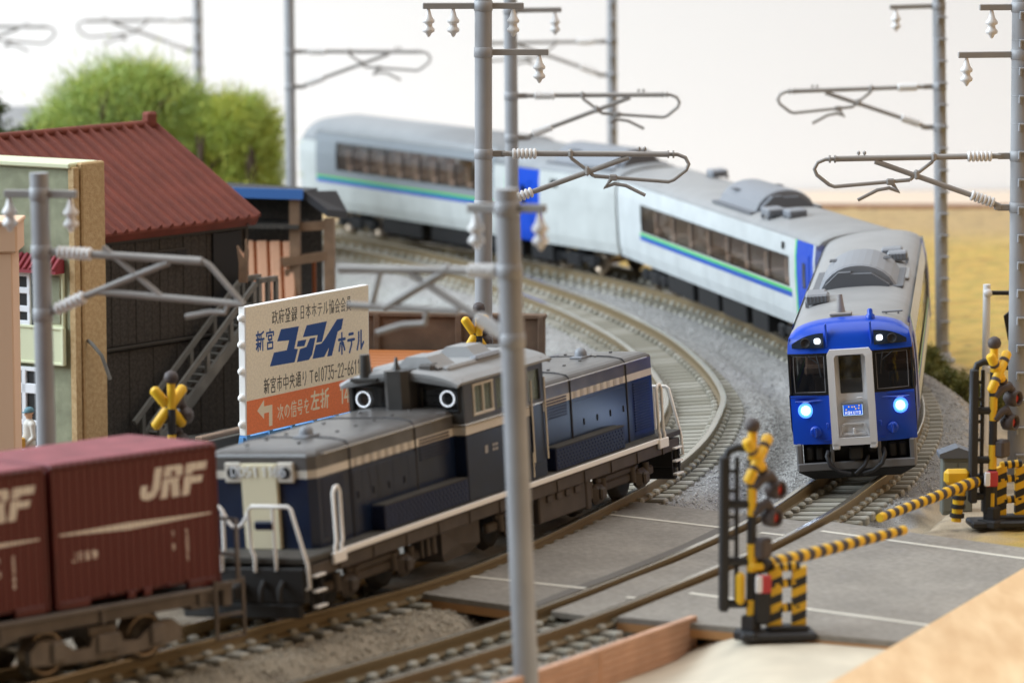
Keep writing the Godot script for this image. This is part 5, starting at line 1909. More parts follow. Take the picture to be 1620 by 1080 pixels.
	for k in 3:
		g = Geo.new()
		g.box(Vector3(7 + k * 14.2, 10.6, 0), Vector3(13.6, 21.2, 1.6), 0.15)
		put("wall_panel", g, M.bare_brown, o)
		g = Geo.new()
		g.box(Vector3(14.1 + k * 14.2, 10.9, 0.2), Vector3(1.1, 21.8, 2.2), 0.15)
		put("wall_rib", g, M.bare_brown, o)
	g = Geo.new()
	g.box(Vector3(21.5, 21.6, 0.1), Vector3(43.6, 0.8, 2.2), 0.15)
	put("wall_cap", g, M.bare_brown, o)
	o = thing("orange_platform", "orange wooden platform slab in front of the brown yard wall", "platform", Vector3(-24, -7.6, -648), heading(1.0, 0.1))
	for k in 6:
		g = Geo.new()
		g.box(Vector3(0, 14.6, -9 + k * 3.6), Vector3(32, 3.0, 3.5), 0.25)
		put("plank", g, M.orange_floor, o)
	for x in [-13.0, 13.0]:
		g = Geo.new()
		g.box(Vector3(x, 6.5, 0), Vector3(2, 13.1, 20))
		put("support", g, M.bare_brown, o)
	# low boarded planter by the sign
	o = thing("plank_barrier", "low brown plank barrier with pale top rail left of the billboard", "barrier", Vector3(-48.6, -7.6, -600), heading(0.50, -0.86))
	for k in 3:
		g = Geo.new()
		g.box(Vector3(11, 1.6 + k * 3.0, 0), Vector3(22, 2.8, 0.8), 0.12)
		put("plank", g, M.dark_trim, o)
	g = Geo.new()
	g.box(Vector3(11, 9.9, 0), Vector3(22.6, 0.7, 1.5), 0.15)
	put("top_rail", g, M.bare_brown, o)
	for k in 3:
		g = Geo.new()
		g.box(Vector3(0.6 + k * 10.4, 4.8, 0.7), Vector3(1.0, 9.6, 0.8), 0.1)
		put("post", g, M.shed_brown, o)
	# far away: a long grey roofed building and its dark end
	o = thing("far_building", "blurred long grey roofed building far off at the upper left", "building", Vector3(-150, -7.6, -1010))
	g = Geo.new()
	g.box(Vector3(0, 11, 0), Vector3(70, 22, 26))
	put("wall", g, M.far_grey, o)
	g = Geo.new()
	g.loft([PackedVector3Array([Vector3(-36, 22, 15), Vector3(-36, 29, 7), Vector3(-36, 33, 0), Vector3(-36, 29, -7), Vector3(-36, 22, -15)]), PackedVector3Array([Vector3(29, 22, 15), Vector3(29, 29, 7), Vector3(29, 33, 0), Vector3(29, 29, -7), Vector3(29, 22, -15)])], true, true, true, false)
	put("roof", g, M.roof_grey, o)
	g = Geo.new()
	g.box(Vector3(33, 27, 4), Vector3(8, 8.6, 10), 0.8)
	put("chimney_block", g, M.unit_dark, o)

func station_shed() -> void:
	var o := thing("open_shed", "open brown timber shed with blue edged tar roof and orange boards inside", "shed", Vector3(-41.2, -7.6, -738), heading(1.0, 0.12))
	# local x runs along the front to the right, z towards the track side
	var g := Geo.new()
	g.loft([PackedVector3Array([Vector3(-32, 36.6, 1.5), Vector3(2, 36.0, 1.5), Vector3(2, 34.6, 1.5), Vector3(-32, 35.2, 1.5)]), PackedVector3Array([Vector3(-26, 36.8, -12), Vector3(2, 35.2, -14), Vector3(2, 34.0, -14), Vector3(-26, 35.6, -12)])], true, true, true, false)
	g.loft([PackedVector3Array([Vector3(2, 36.0, 1.5), Vector3(6, 34.9, -12), Vector3(6, 33.5, -12), Vector3(2, 34.4, 1.5)]), PackedVector3Array([Vector3(6.6, 32.6, 2.0), Vector3(8.6, 31.2, -9), Vector3(8.6, 29.8, -9), Vector3(6.6, 31.2, 2.0)])], true, true, true, false)
	var r := put("roof", g, M.tar_roof, o)
	g = Geo.new()
	g.bar(Vector3(-32, 36.0, 1.9), Vector3(1.9, 35.4, 1.9), 0.5, 1.9)
	put("blue_fascia", g, M.shed_blue, r)
	g = Geo.new()
	g.box(Vector3(-14, 17, -13), Vector3(34, 34, 1.0))
	g.box(Vector3(-14, 29.2, -4), Vector3(30, 0.7, 12))
	put("back_wall", g, M.dark_wood, o)
	var f := [[Vector3(0, 0, 0), Vector3(0, 34.6, 0), 1.9], [Vector3(6.4, 0, -1.2), Vector3(6.4, 30.6, -1.2), 1.9], [Vector3(-22, 0, 0), Vector3(-22, 35, 0), 1.6],
		[Vector3(0, 29.0, -0.2), Vector3(6.4, 29.4, -1.2), 1.7], [Vector3(-2.4, 22.4, 1.0), Vector3(6.4, 23.6, -1.2), 1.7], [Vector3(0, 12.6, 0), Vector3(6.4, 13.4, -1.2), 1.5], [Vector3(-2, 20.4, 0.6), Vector3(0.6, 20.4, 0), 1.2]]
	for q in f:
		g = Geo.new()
		g.bar(q[0], q[1], q[2], q[2])
		put("timber", g, M.shed_brown, o)
	for k in 5:   # pale sheets leaning on the back rail, dark battens in the joints
		g = Geo.new()
		g.xf = Transform3D(Basis(Vector3.BACK, 0.05) * Basis(Vector3.RIGHT, -0.1), Vector3(-11.0 + k * 2.55, 15.4, 1.2))
		g.box(Vector3.ZERO, Vector3(1.95, 22.0, 0.5), 0.15)
		put("leaning_sheet", g, M.orange_board, o)
		g = Geo.new()
		g.xf = Transform3D(Basis(Vector3.BACK, 0.05) * Basis(Vector3.RIGHT, -0.1), Vector3(-9.75 + k * 2.55, 15.4, 0.8))
		g.box(Vector3.ZERO, Vector3(0.7, 21.6, 0.4), 0.1)
		put("batten", g, M.orange_deep, o)
	g = Geo.new()
	g.box(Vector3(3.0, 17.6, -3.6), Vector3(0.6, 9.0, 0.6))
	put("orange_post", g, M.orange_deep, o)
	# torn plywood strip by the stair head
	var t := thing("torn_plywood", "torn piece of plywood standing beside the stair landing", "plywood", Vector3(-47.3, 16.3, -667), heading(0.95, 0.3).scaled(Vector3.ONE * 0.55))
	g = Geo.new()
	g.prism([Vector2(0.6, 5), Vector2(3.4, 5), Vector2(4.0, 15), Vector2(3.2, 18.8), Vector2(2.8, 18.6), Vector2(2.9, 15.4), Vector2(2.2, 14.2), Vector2(0.4, 16.6), Vector2(0, 16.4), Vector2(0.8, 11)], 0.8)
	put("sheet", g, M.shed_brown, t)
	g = Geo.new()
	g.xf = Transform3D(Basis.IDENTITY, Vector3(0, 0, 0.45))
	g.prism([Vector2(0.7, 15.6), Vector2(1.9, 13.6), Vector2(2.6, 12.6), Vector2(2.6, 14.4), Vector2(2.2, 14.2)], 0.1)
	put("bare_wood", g, M.orange_board, t)

func hotel_sign() -> void:
	var b := heading(0.51, -0.86)
	var o := thing("billboard", "cream and orange roadside hotel billboard on blue trestle legs", "billboard", Vector3(-31.8, -7.6, -605), b)
	var g := Geo.new()
	g.box(Vector3(0, 21.8, -0.6), Vector3(34.9, 19.8, 1.2), 0.08)
	put("board", g, M.sign_white, o)
	g = Geo.new()
	g.st.set_uv(Vector2.ZERO)
	g.uquad([Vector3(-17.2, 12.0, 0.03), Vector3(17.2, 12.0, 0.03), Vector3(17.2, 31.6, 0.03), Vector3(-17.2, 31.6, 0.03)], [Vector2(0, 1), Vector2(1, 1), Vector2(1, 0), Vector2(0, 0)])
	put("print", g, printed("billboard_print", sign_print(), 0.65), o)
	for k in 5:
		g = Geo.new()
		g.xf = Transform3D(Basis(Vector3.BACK, PI / 2), Vector3(-17.4, 13.6 + k * 4.1, -0.6))
		g.lathe([[0.6, 0], [0.55, 0.5], [0.3, 0.8], [0.02, 0.85]], 10)
		put("edge_peg", g, M.sign_white, o)
	for k in 6:
		g = Geo.new()
		var x := -15.6 + k * 6.2
		g.bar(Vector3(x, 13.4, -1.4), Vector3(x - 0.9, 0, 0.5), 0.9, 0.9)
		g.bar(Vector3(x, 13.0, -1.4), Vector3(x + 0.6, 0, -4.5), 0.9, 0.9)
		put("leg", g, M.sign_leg, o)
	g = Geo.new()
	g.bar(Vector3(-16.6, 11.0, -1.5), Vector3(16.6, 11.0, -1.5), 0.8, 0.8)
	put("cross_rail", g, M.sign_leg, o)

func leaves(g: Geo, c: Vector3, r: Vector3, n: int, size: float, cols: Array, hang := 0.0) -> void:
	# clumps spread through the crown, each a loose tuft of small leaves; stray strands soften its edge
	var tufts := []
	for k in int(n / 30.0):
		var d := Vector3(rng.randfn(), rng.randfn(), rng.randfn()).normalized() * pow(rng.randf(), 0.45)
		tufts.append(c + d * r * (0.8 + 0.35 * rng.randf() * rng.randf()))
	for t in tufts:
		var base: Color = cols[rng.randi() % cols.size()]
		var spread := rng.randf_range(0.10, 0.24) * r.x
		var out: Vector3 = (t - c) / r
		for k in 30:
			var p: Vector3 = t + Vector3(rng.randfn(), rng.randfn(), rng.randfn()) * spread * 0.75
			var a := (Vector3(rng.randfn(), rng.randfn(), rng.randfn()) * 0.7 + (out + Vector3(0, 0.5, 0)) * hang * 1.6).normalized() * size * rng.randf_range(0.5, 1.7)
			var e := a.cross(Vector3(rng.randfn(), rng.randfn(), rng.randfn())).normalized() * (size * 0.22 if hang == 0.0 else 0.12)
			g.paint(base * rng.randf_range(0.8, 1.2))
			g.tri(p - e, p + e, p + a)

func tree(label: String, at: Vector3, crowns: Array, n: int, size: float, cols: Array, trunks: Array, hang := 0.0, grp := "trees") -> void:
	var o := thing("tree", label, "tree", at, Basis.IDENTITY, grp)
	var g := Geo.new()
	for t in trunks:
		g.tube([t[0], t[0].lerp(t[1], 0.5) + Vector3(0.3, 0, 0.2), t[1]], [t[2], t[2] * 0.8, t[2] * 0.55], 8)
		for k in 5:
			var p: Vector3 = t[0].lerp(t[1], 0.72 + k * 0.07)
			var q := p + Vector3(rng.randf_range(-5, 5), rng.randf_range(4, 9), rng.randf_range(-4, 4))
			g.tube([p, p.lerp(q, 0.5) + Vector3(0, 0.8, 0), q], [t[2] * 0.5, t[2] * 0.35, t[2] * 0.15], 6)
	put("trunk", g, M.bark, o)
	g = Geo.new(true)
	var total := 0.0
	for c in crowns:
		total += c[1].x * c[1].y
	for c in crowns:
		leaves(g, c[0], c[1], int(n * c[1].x * c[1].y / total), size, cols, hang)
	put("crown", g, M.leaf, o)

func trees() -> void:
	var greens := [Color(0.36, 0.46, 0.10), Color(0.45, 0.54, 0.14), Color(0.28, 0.38, 0.09), Color(0.55, 0.57, 0.13), Color(0.44, 0.56, 0.22)]
	tree("large light green feathery tree behind the red roof", Vector3(-88, -7.6, -905), [[Vector3(-1, 36, 0), Vector3(19, 13, 12)], [Vector3(-12, 29, 2), Vector3(10, 12, 10)], [Vector3(8, 27, 4), Vector3(11, 12, 9)], [Vector3(15, 33, 2), Vector3(9, 10, 8)], [Vector3(-17, 28, 2), Vector3(9, 12, 8)], [Vector3(2, 43, 0), Vector3(9, 6, 7)]], 190000, 2.5, greens,
		[[Vector3(0, 0, 4), Vector3(-1, 33, 9), 1.9], [Vector3(6, 0, 6), Vector3(5, 37, 11), 1.5], [Vector3(-4, 12, 8), Vector3(-6, 37, 11), 1.1]], 0.6)
	tree("smaller yellow green feathery tree left of the tall grey mast", Vector3(-66, -7.6, -900), [[Vector3(2, 32, 0), Vector3(11, 11, 9)], [Vector3(1, 20, 2), Vector3(12, 13, 9)]], 84000, 2.5, [Color(0.40, 0.48, 0.09), Color(0.55, 0.55, 0.10), Color(0.45, 0.53, 0.13)],
		[[Vector3(-3, 0, 7), Vector3(-5, 28, 11), 1.6], [Vector3(3, 0, 7), Vector3(7, 28, 11), 1.5]], 0.6)
	tree("dark green round tree low at the left border", Vector3(-111, -7.6, -860), [[Vector3(0, 27, 0), Vector3(9, 12, 8)], [Vector3(-7, 41, -3), Vector3(5, 6, 5)]], 40000, 1.3, [Color(0.06, 0.09, 0.025), Color(0.10, 0.13, 0.035)], [[Vector3(0, 0, 0), Vector3(-3, 24, 0), 1.8]])
	var k := 0
	for q in [[80.5, -748.0, 3.6, 3.0], [77.6, -722.0, 4.2, 3.4], [81.0, -716.0, 4.0, 3.6], [82.5, -700.0, 3.6, 3.4], [86.0, -690.0, 3.2, 3.2], [77.0, -770.0, 5.0, 3.4], [90.0, -672.0, 3.4, 3.4], [92.0, -640.0, 3.4, 3.6]]:
		var texts := ["olive bush behind the railcar roofline, farthest along the outer track", "olive bush at the foot of the far right mast, on its left", "dense olive bush right of the far right mast foot", "olive bush on the sand verge just beyond the right crossing signal",
			"small olive bush ending the verge row beside the black signal ladder", "pale olive shrub at the edge of the yellow field near the railcar side", "tuft of green shrub behind the grey ladder mast", "green shrub at the right border behind the relay cabinet"]
		var o := thing("bush", texts[k], "bush", Vector3(q[0], -7.6, q[1]), Basis.IDENTITY, "bushes on the verge")
		var g := Geo.new(true)
		leaves(g, Vector3(0, q[3] * 0.7, 0), Vector3(q[2], q[3], q[2]), 2600, 0.7, [Color(0.13, 0.14, 0.03), Color(0.19, 0.19, 0.05), Color(0.10, 0.12, 0.03), Color(0.24, 0.22, 0.06)])
		put("foliage", g, M.leaf, o)
		g = Geo.new()
		for i in 4:
			g.tube([Vector3(0, 0, 0), Vector3(rng.randf_range(-2, 2), q[3] * 0.8, rng.randf_range(-2, 2))], [0.35, 0.15], 5)
		put("stem", g, M.bark, o)
		k += 1


func insulator_stack(g: Geo, a: Vector3, b: Vector3, n: int, r: float) -> void:   # porcelain discs threaded between two points
	var d := (b - a).normalized()
	var s := d.cross(Vector3.UP if absf(d.y) < 0.9 else Vector3.RIGHT).normalized()
	var prof := []
	var l := a.distance_to(b)
	for k in n:
		var y := l * (k + 0.5) / n
		var w := l / n
		prof.append([r * 0.55, y - w * 0.5]); prof.append([r * 0.9, y - w * 0.3]); prof.append([r, y]); prof.append([r * 0.9, y + w * 0.3])
	prof.append([r * 0.55, l])
	g.xf = Transform3D(Basis(s, d, s.cross(d)), a)
	g.lathe(prof, 12)
	g.xf = Transform3D.IDENTITY

func hanging_insulator(o: Node3D, at: Vector3) -> void:
	var g := Geo.new()
	g.xf = Transform3D(Basis(Vector3.RIGHT, PI), at)
	g.lathe([[0.22, 0], [0.32, 0.4], [0.55, 1.2], [0.95, 1.75], [0.9, 2.1], [0.55, 2.3], [0.6, 2.7], [0.95, 3.1], [0.9, 3.5], [0.45, 3.75], [0.3, 4.1], [0.12, 4.3]], 14)
	put("insulator", g, M.porcelain, o)

func mast(label: String, at: Vector2, base: float, top: float, r: float, arm: Vector2, lean: float, spec: Dictionary) -> void:
	var b := heading(arm.x, arm.y)
	b = Basis(Vector3.BACK, deg_to_rad(lean)) * b
	var o := thing("catenary_mast", label, "catenary mast", Vector3(at.x, base, at.y), b, "catenary masts")
	var up := -base   # heights below are above the rails
	var g := Geo.new()
	g.tube([Vector3(0, 0, 0), Vector3(0, up + top, 0)], [r * 1.05, r], 20)
	put("pole", g, M.pole_grey, o)
	g = Geo.new()
	g.xf = Transform3D(Basis.IDENTITY, Vector3(0, 0, 0))
	g.lathe([[r * 2.0, 0], [r * 2.0, 0.8], [r * 1.4, 1.0], [r * 1.3, 2.0], [r, 2.2]], 16)
	put("pole_foot", g, M.pole_grey, o)
	var drop: float = spec.get("drop", 0.0)
	var tilt: float = spec.get("tilt", 0.0)
	var z := func(u: float, y: float) -> Vector3: return Vector3(u, up + 46.7 + drop + y - u * tilt, 0)
	var bands := [drop, drop - 7.9]
	for a in spec.get("cross", []):
		bands.append(a[0] - 46.7)
	for y in bands:
		g = Geo.new()
		g.xf = Transform3D(Basis.IDENTITY, Vector3(0, up + 46.7 + y - 0.8, 0))
		g.lathe([[r * 1.02, 0], [r * 1.1, 0.08], [r * 1.1, 1.5], [r * 1.02, 1.6]], 20)
		put("clamp_band", g, M.pole_grey, o)
	if spec.get("rungs", false):
		var y := 4.0
		var k := 0
		while y < up + top - 2.0:
			g = Geo.new()
			g.box(Vector3(-r * 0.35, y, -r - 0.1), Vector3(r * 1.5, 0.35, 1.0), 0.08)
			g.box(Vector3(r * 0.3, y - 0.6, -r - 0.1), Vector3(0.35, 1.0, 0.8), 0.08)
			g.xf = Transform3D(Basis.IDENTITY, Vector3(0, y, 0))
			g.lathe([[r * 1.02, -0.1], [r * 1.05, 0.0], [r * 1.02, 0.1]], 16)
			put("step_rung", g, M.pole_grey, o)
			y += 4.25
	for a in spec.get("cross", []):   # [height, from, to, [insulator places]]
		g = Geo.new()
		g.box(Vector3((a[1] + a[2]) / 2, up + a[0], r + 0.1 if a.size() > 4 else 0.0), Vector3(a[2] - a[1], 0.95, 0.8), 0.1)
		var c := put("cross_arm", g, M.arm_grey, o)
		for x in a[3]:
			hanging_insulator(c, Vector3(x, up + a[0] - 0.45, 0))
	# the cantilever bracket
	g = Geo.new()
	var kind: String = spec.get("kind", "loop")
	var ins := Geo.new()
	if kind == "loop":
		for y in [0.0, -7.9]:
			g.box(z.call(r + 1.0, y), Vector3(2.0, 1.0, 0.35), 0.1)
			g.box(z.call(r + 2.0, y), Vector3(1.0, 0.7, 0.9), 0.15)
		insulator_stack(ins, z.call(4.4, 0), z.call(8.2, 0), 6, 0.85)
		insulator_stack(ins, z.call(4.0, -7.2), z.call(7.6, -5.9), 6, 0.85)
		g.tube([z.call(3.0, 0), z.call(4.5, 0)], 0.42)
		g.tube([z.call(3.0, -7.75), z.call(4.2, -7.2)], 0.42)
		g.tube([z.call(8.1, 0), z.call(28.6, -0.15)], 0.46, 10)
		g.tube([z.call(28.2, -0.15), z.call(30.0, -0.2), z.call(31.2, -0.7), z.call(31.7, -1.7), z.call(31.3, -2.6), z.call(29.4, -4.1), z.call(28.6, -4.4), z.call(17.0, -3.5)], 0.3, 8)
		g.tube([z.call(7.5, -5.95), z.call(22.4, -0.6)], 0.43, 10)
		g.tube([z.call(13.4, 0), z.call(13.6, -0.8), z.call(16.0, -2.6), z.call(17.0, -3.5)], 0.28, 8)
		g.tube([z.call(20.0, -3.7), z.call(19.4, -4.4), z.call(18.6, -5.3), z.call(20.2, -4.7), z.call(22.0, -5.0), z.call(25.0, -6.5)], 0.28, 8)
		for u in [24.0, 24.9]:
			g.box(z.call(u, 0.7), Vector3(0.5, 0.7, 0.5), 0.2)
		for u in [28.4, 29.2]:
			g.tube([z.call(u, -0.15), z.call(u + 0.25, -0.15)], 0.62, 10)
		g.box(z.call(13.4, 0), Vector3(0.8, 1.4, 1.4), 0.3)
		g.box(z.call(16.0, -2.7), Vector3(0.8, 1.5, 1.3), 0.3)
		g.box(z.call(20.0, -3.75), Vector3(1.3, 1.0, 0.9), 0.2)
	else:   # pull-off: the lower tube reaches past the upper one
		var k: float = spec.get("reach", 1.0)
		var rev: bool = kind == "push"
		g.tube([z.call(0, 0), z.call(2.0 * k, 0)], 0.5)
		g.tube([z.call(0, -7.9), z.call(1.6 * k, -7.2)], 0.5)
		insulator_stack(ins, z.call(2.0 * k, 0), z.call(6.2 * k, 0), 7, 0.85)
		insulator_stack(ins, z.call(1.6 * k, -7.2), z.call(5.2 * k, -5.3), 6, 0.85)
		var tip: float = 26.5 * k if rev else 19.5 * k
		g.tube([z.call(6.2 * k, 0), z.call(tip, 0)], 0.5, 10)
		g.tube([z.call(5.2 * k, -5.3), z.call(15.5 * k, -0.4)], 0.43, 10)
		if rev:
			g.tube([z.call(8.0 * k, -4.7), z.call(25.4 * k, -4.2)], 0.43, 10)
			g.tube([z.call(20.0 * k, -0.1), z.call(21.6 * k, -4.2)], 0.36, 8)
			g.tube([z.call(9.4 * k, 0.6), z.call(10.0 * k, -0.2), z.call(19.8 * k, -4.6)], 0.5, 8)
			g.tube([z.call(13.0 * k, -4.4), z.call(13.4 * k, -6.2), z.call(17.0 * k, -6.4), z.call(21.0 * k, -7.4)], 0.36, 8)
		else:
			g.tube([z.call(7.0 * k, -4.6), z.call(24.4 * k, -5.0)], 0.43, 10)
			g.tube([z.call(19.5 * k, 0), z.call(20.4 * k, -0.4), z.call(24.4 * k, -5.0)], 0.36, 8)
			g.tube([z.call(7.6 * k, 1.0), z.call(14.6 * k, -4.7)], 0.36, 8)
			g.tube([z.call(22.6 * k, -4.9), z.call(22.2 * k, -6.2), z.call(20.4 * k, -6.2), z.call(17.4 * k, -7.0)], 0.36, 8)
	put("bracket", g, M.arm_grey, o)
	put("bracket_insulator", ins, M.porcelain, o)

func catenary() -> void:
	var both := [[53.8, -4.8, 4.9, [-4.0, 4.0]]]
	var tall := [[69.4, -9.3, 6.2, [-8.4, -4.6, 4.6]], [62.3, 0.0, 10.0, [8.6]]]
	mast("blurred grey mast nearest the camera, planted by the terracotta fence", Vector2(1.8, -439), -5.0, 56.0, 1.36, Vector2(-0.90, -0.42), 2.3, {"kind": "push", "reach": 0.82, "cross": both})
	mast("short grey mast in front of the green shop, its bracket over the wagon", Vector2(-57.6, -480), -7.6, 54.2, 1.15, Vector2(0.97, 0.24), 0.7, {"kind": "pull", "reach": 1.07, "drop": -2.2, "tilt": 0.045, "cross": [[51.6, -4.6, 4.9, [-4.0, 4.0]]]})
	mast("sharp tall grey mast rising behind the locomotive roof", Vector2(-4.4, -600), -7.6, 90.0, 1.32, Vector2(1, -0.03), 0.0, {"cross": tall})
	mast("tall grey mast inside the curve, half hidden behind the sharp mast", Vector2(0.4, -732), -7.6, 92.0, 1.22, Vector2(1, -0.05), 0.6, {"cross": [[62.7, 0.0, 9.6, [8.4]], [70, -8, 6, [-7, 4.6]]]})
	mast("grey ladder mast cut by the right border beside the crossing signal", Vector2(78.2, -596), -7.6, 92.0, 1.5, Vector2(-1, 0.05), 0.4, {"rungs": true, "cross": [[69.4, -5.2, 6.5, [4.6]], [62.2, -0.5, 9.7, [8.4]]]})
	mast("grey ladder mast standing on the verge of the yellow field", Vector2(84.6, -760), -7.6, 95.0, 1.24, Vector2(-1, 0.05), 1.4, {"rungs": true, "cross": [[62.3, 0.0, 9.6, [8.4]], [70, -6, 6, [4.6]]]})
	mast("distant grey mast behind the middle railcar roof, thin rungs on it", Vector2(24.0, -923), -7.6, 100.0, 1.15, Vector2(-1, 0.0), 0.4, {"rungs": true})
	mast("tall grey mast right of the green trees, before the rear railcar", Vector2(-49.8, -880), -7.6, 100.0, 1.15, Vector2(1, 0.0), 0.3, {})
	mast("distant grey mast rising out of the light green tree", Vector2(-82.4, -1029), -7.6, 105.0, 1.15, Vector2(-1, 0.0), 0.3, {"rungs": true})
	mast("far mast beyond the left border, only its bracket in view", Vector2(-148, -995), -7.6, 100.0, 1.15, Vector2(1, 0.0), 0.0, {})

func striped(g1: Geo, g2: Geo, a: Vector3, b: Vector3, r0: float, r1: float, n: int) -> void:   # alternating rings: g1 yellow, g2 black
	for k in n:
		var p := a.lerp(b, float(k) / n)
		var q := a.lerp(b, float(k + 1) / n)
		(g1 if k % 2 == 0 else g2).tube([p, q], [lerpf(r0, r1, float(k) / n), lerpf(r0, r1, float(k + 1) / n)], 10)

func crossing_signal(label: String, at: Vector3, b: Basis, plain := false) -> Node3D:
	var o := thing("crossing_signal", label, "crossing signal", at, b, "level crossing signals")
	var y := Geo.new()
	var k := Geo.new()
	striped(y, k, Vector3(0, 1.5, 0), Vector3(0, 25.5, 0), 0.62, 0.55, 7)
	put("yellow_band", y, M.signal_yellow, o)
	put("pole", k, M.signal_black, o)
	var g := Geo.new()
	g.xf = Transform3D(Basis.IDENTITY, Vector3(0, 25.4, 0))
	g.lathe([[0.5, 0], [0.85, 0.25], [0.98, 0.8], [0.8, 1.4], [0.3, 1.7], [0.02, 1.75]], 12)
	put("bell", g, M.signal_brown, o)
	for s in [-1.0, 1.0]:   # crossed boards
		g = Geo.new()
		g.tube([Vector3(-2.3, 22.2 - s * 2.6, 0.75 + s * 0.12), Vector3(-2.1, 22.2 - s * 2.4, 0.75 + s * 0.12), Vector3(2.1, 22.2 + s * 2.4, 0.75 + s * 0.12), Vector3(2.3, 22.2 + s * 2.6, 0.75 + s * 0.12)], [0.35, 0.68, 0.68, 0.35], 10)
		var c := put("cross_board", g, M.signal_yellow, o)
		for f in ([-0.45, 0.55] if not plain else [0.05]):
			g = Geo.new()
			var p := Vector3(f * 2.3, 22.2 + s * f * 2.6, 0.75 + s * 0.12)
			var d := Vector3(2.3, s * 2.6, 0).normalized() * 0.28
			g.tube([p - d, p + d], 0.7, 10)
			put("black_spot", g, M.signal_brown, c)
	for s in [-1.0, 1.0]:   # lamps under drooping hoods, on bent arms
		g = Geo.new()
		var h := 14.9 if s < 0 else 18.2
		if plain:
			h += 2.6
		var e := -1.0 if plain else 1.0
		g.tube([Vector3(0, h + 0.4, 0.3), Vector3(e * 0.5, h + 1.4, 0.9), Vector3(e * (1.6 + s * 0.3), h + 1.8, 1.3), Vector3(e * (2.3 + s * 0.4), h + 0.9, 1.5)], [0.5, 0.62, 0.7, 0.6], 8)
		g.xf = Transform3D(Basis(Vector3.RIGHT, PI / 2), Vector3(e * (2.3 + s * 0.4), h, 1.4))
		g.lathe([[0.4, -1.2], [1.15, -0.6], [1.2, 0.4], [1.1, 1.2], [0.9, 1.2], [0.85, 0.5]], 14)
		var l := put("lamp_hood", g, M.signal_brown, o)
		g = Geo.new()
		g.xf = Transform3D(Basis(Vector3.RIGHT, PI / 2), Vector3(e * (2.3 + s * 0.4), h, 1.4))
		g.lathe([[0.85, 0.5], [0.5, 0.75], [0.05, 0.85]], 14)
		put("red_lens", g, M.lamp_red, l)
	g = Geo.new()
	g.box(Vector3(0.9, 11.2, 0.9), Vector3(2.2, 2.5, 1.8), 0.3)
	put("relay_box", g, M.signal_brown, o)
	g = Geo.new()
	g.box(Vector3(0, 0.6, 0), Vector3(3.4, 1.2, 3.2), 0.25)
	g.box(Vector3(0, 2.0, 0), Vector3(1.9, 2.0, 1.9), 0.2)
	put("foot", g, M.signal_black, o)
	return o

func ladder_frame(o: Node3D, x: float) -> void:   # the tall black cage beside the signal, square to the road
	var g := Geo.new()
	g.xf = Transform3D(o.basis.inverse() * heading(1, -0.12), Vector3.ZERO)
	g.tube([Vector3(0, 23.4, -0.3), Vector3(x * 0.55, 23.5, -0.3), Vector3(x * 0.9, 23.1, -0.3), Vector3(x, 22.2, -0.3), Vector3(x, 3.6, -0.3)], 0.5, 8)
	g.box(Vector3(x * 1.05, 13.0, -0.3), Vector3(1.1, 19.0, 1.5), 0.2)
	g.box(Vector3(x * 0.55, 13.6, -0.6), Vector3(0.5, 17.5, 0.5), 0.1)
	for y in [16.6, 9.6, 4.4]:
		g.tube([Vector3(x, y, -0.3), Vector3(0.4, y, -0.1)], 0.55, 8)
	for y in [20.6, 18.2, 15.0, 12.4]:
		g.box(Vector3(x * 0.8, y, -0.5), Vector3(1.6, 0.45, 0.45), 0.1)
	put("ladder_frame", g, M.signal_black, o)

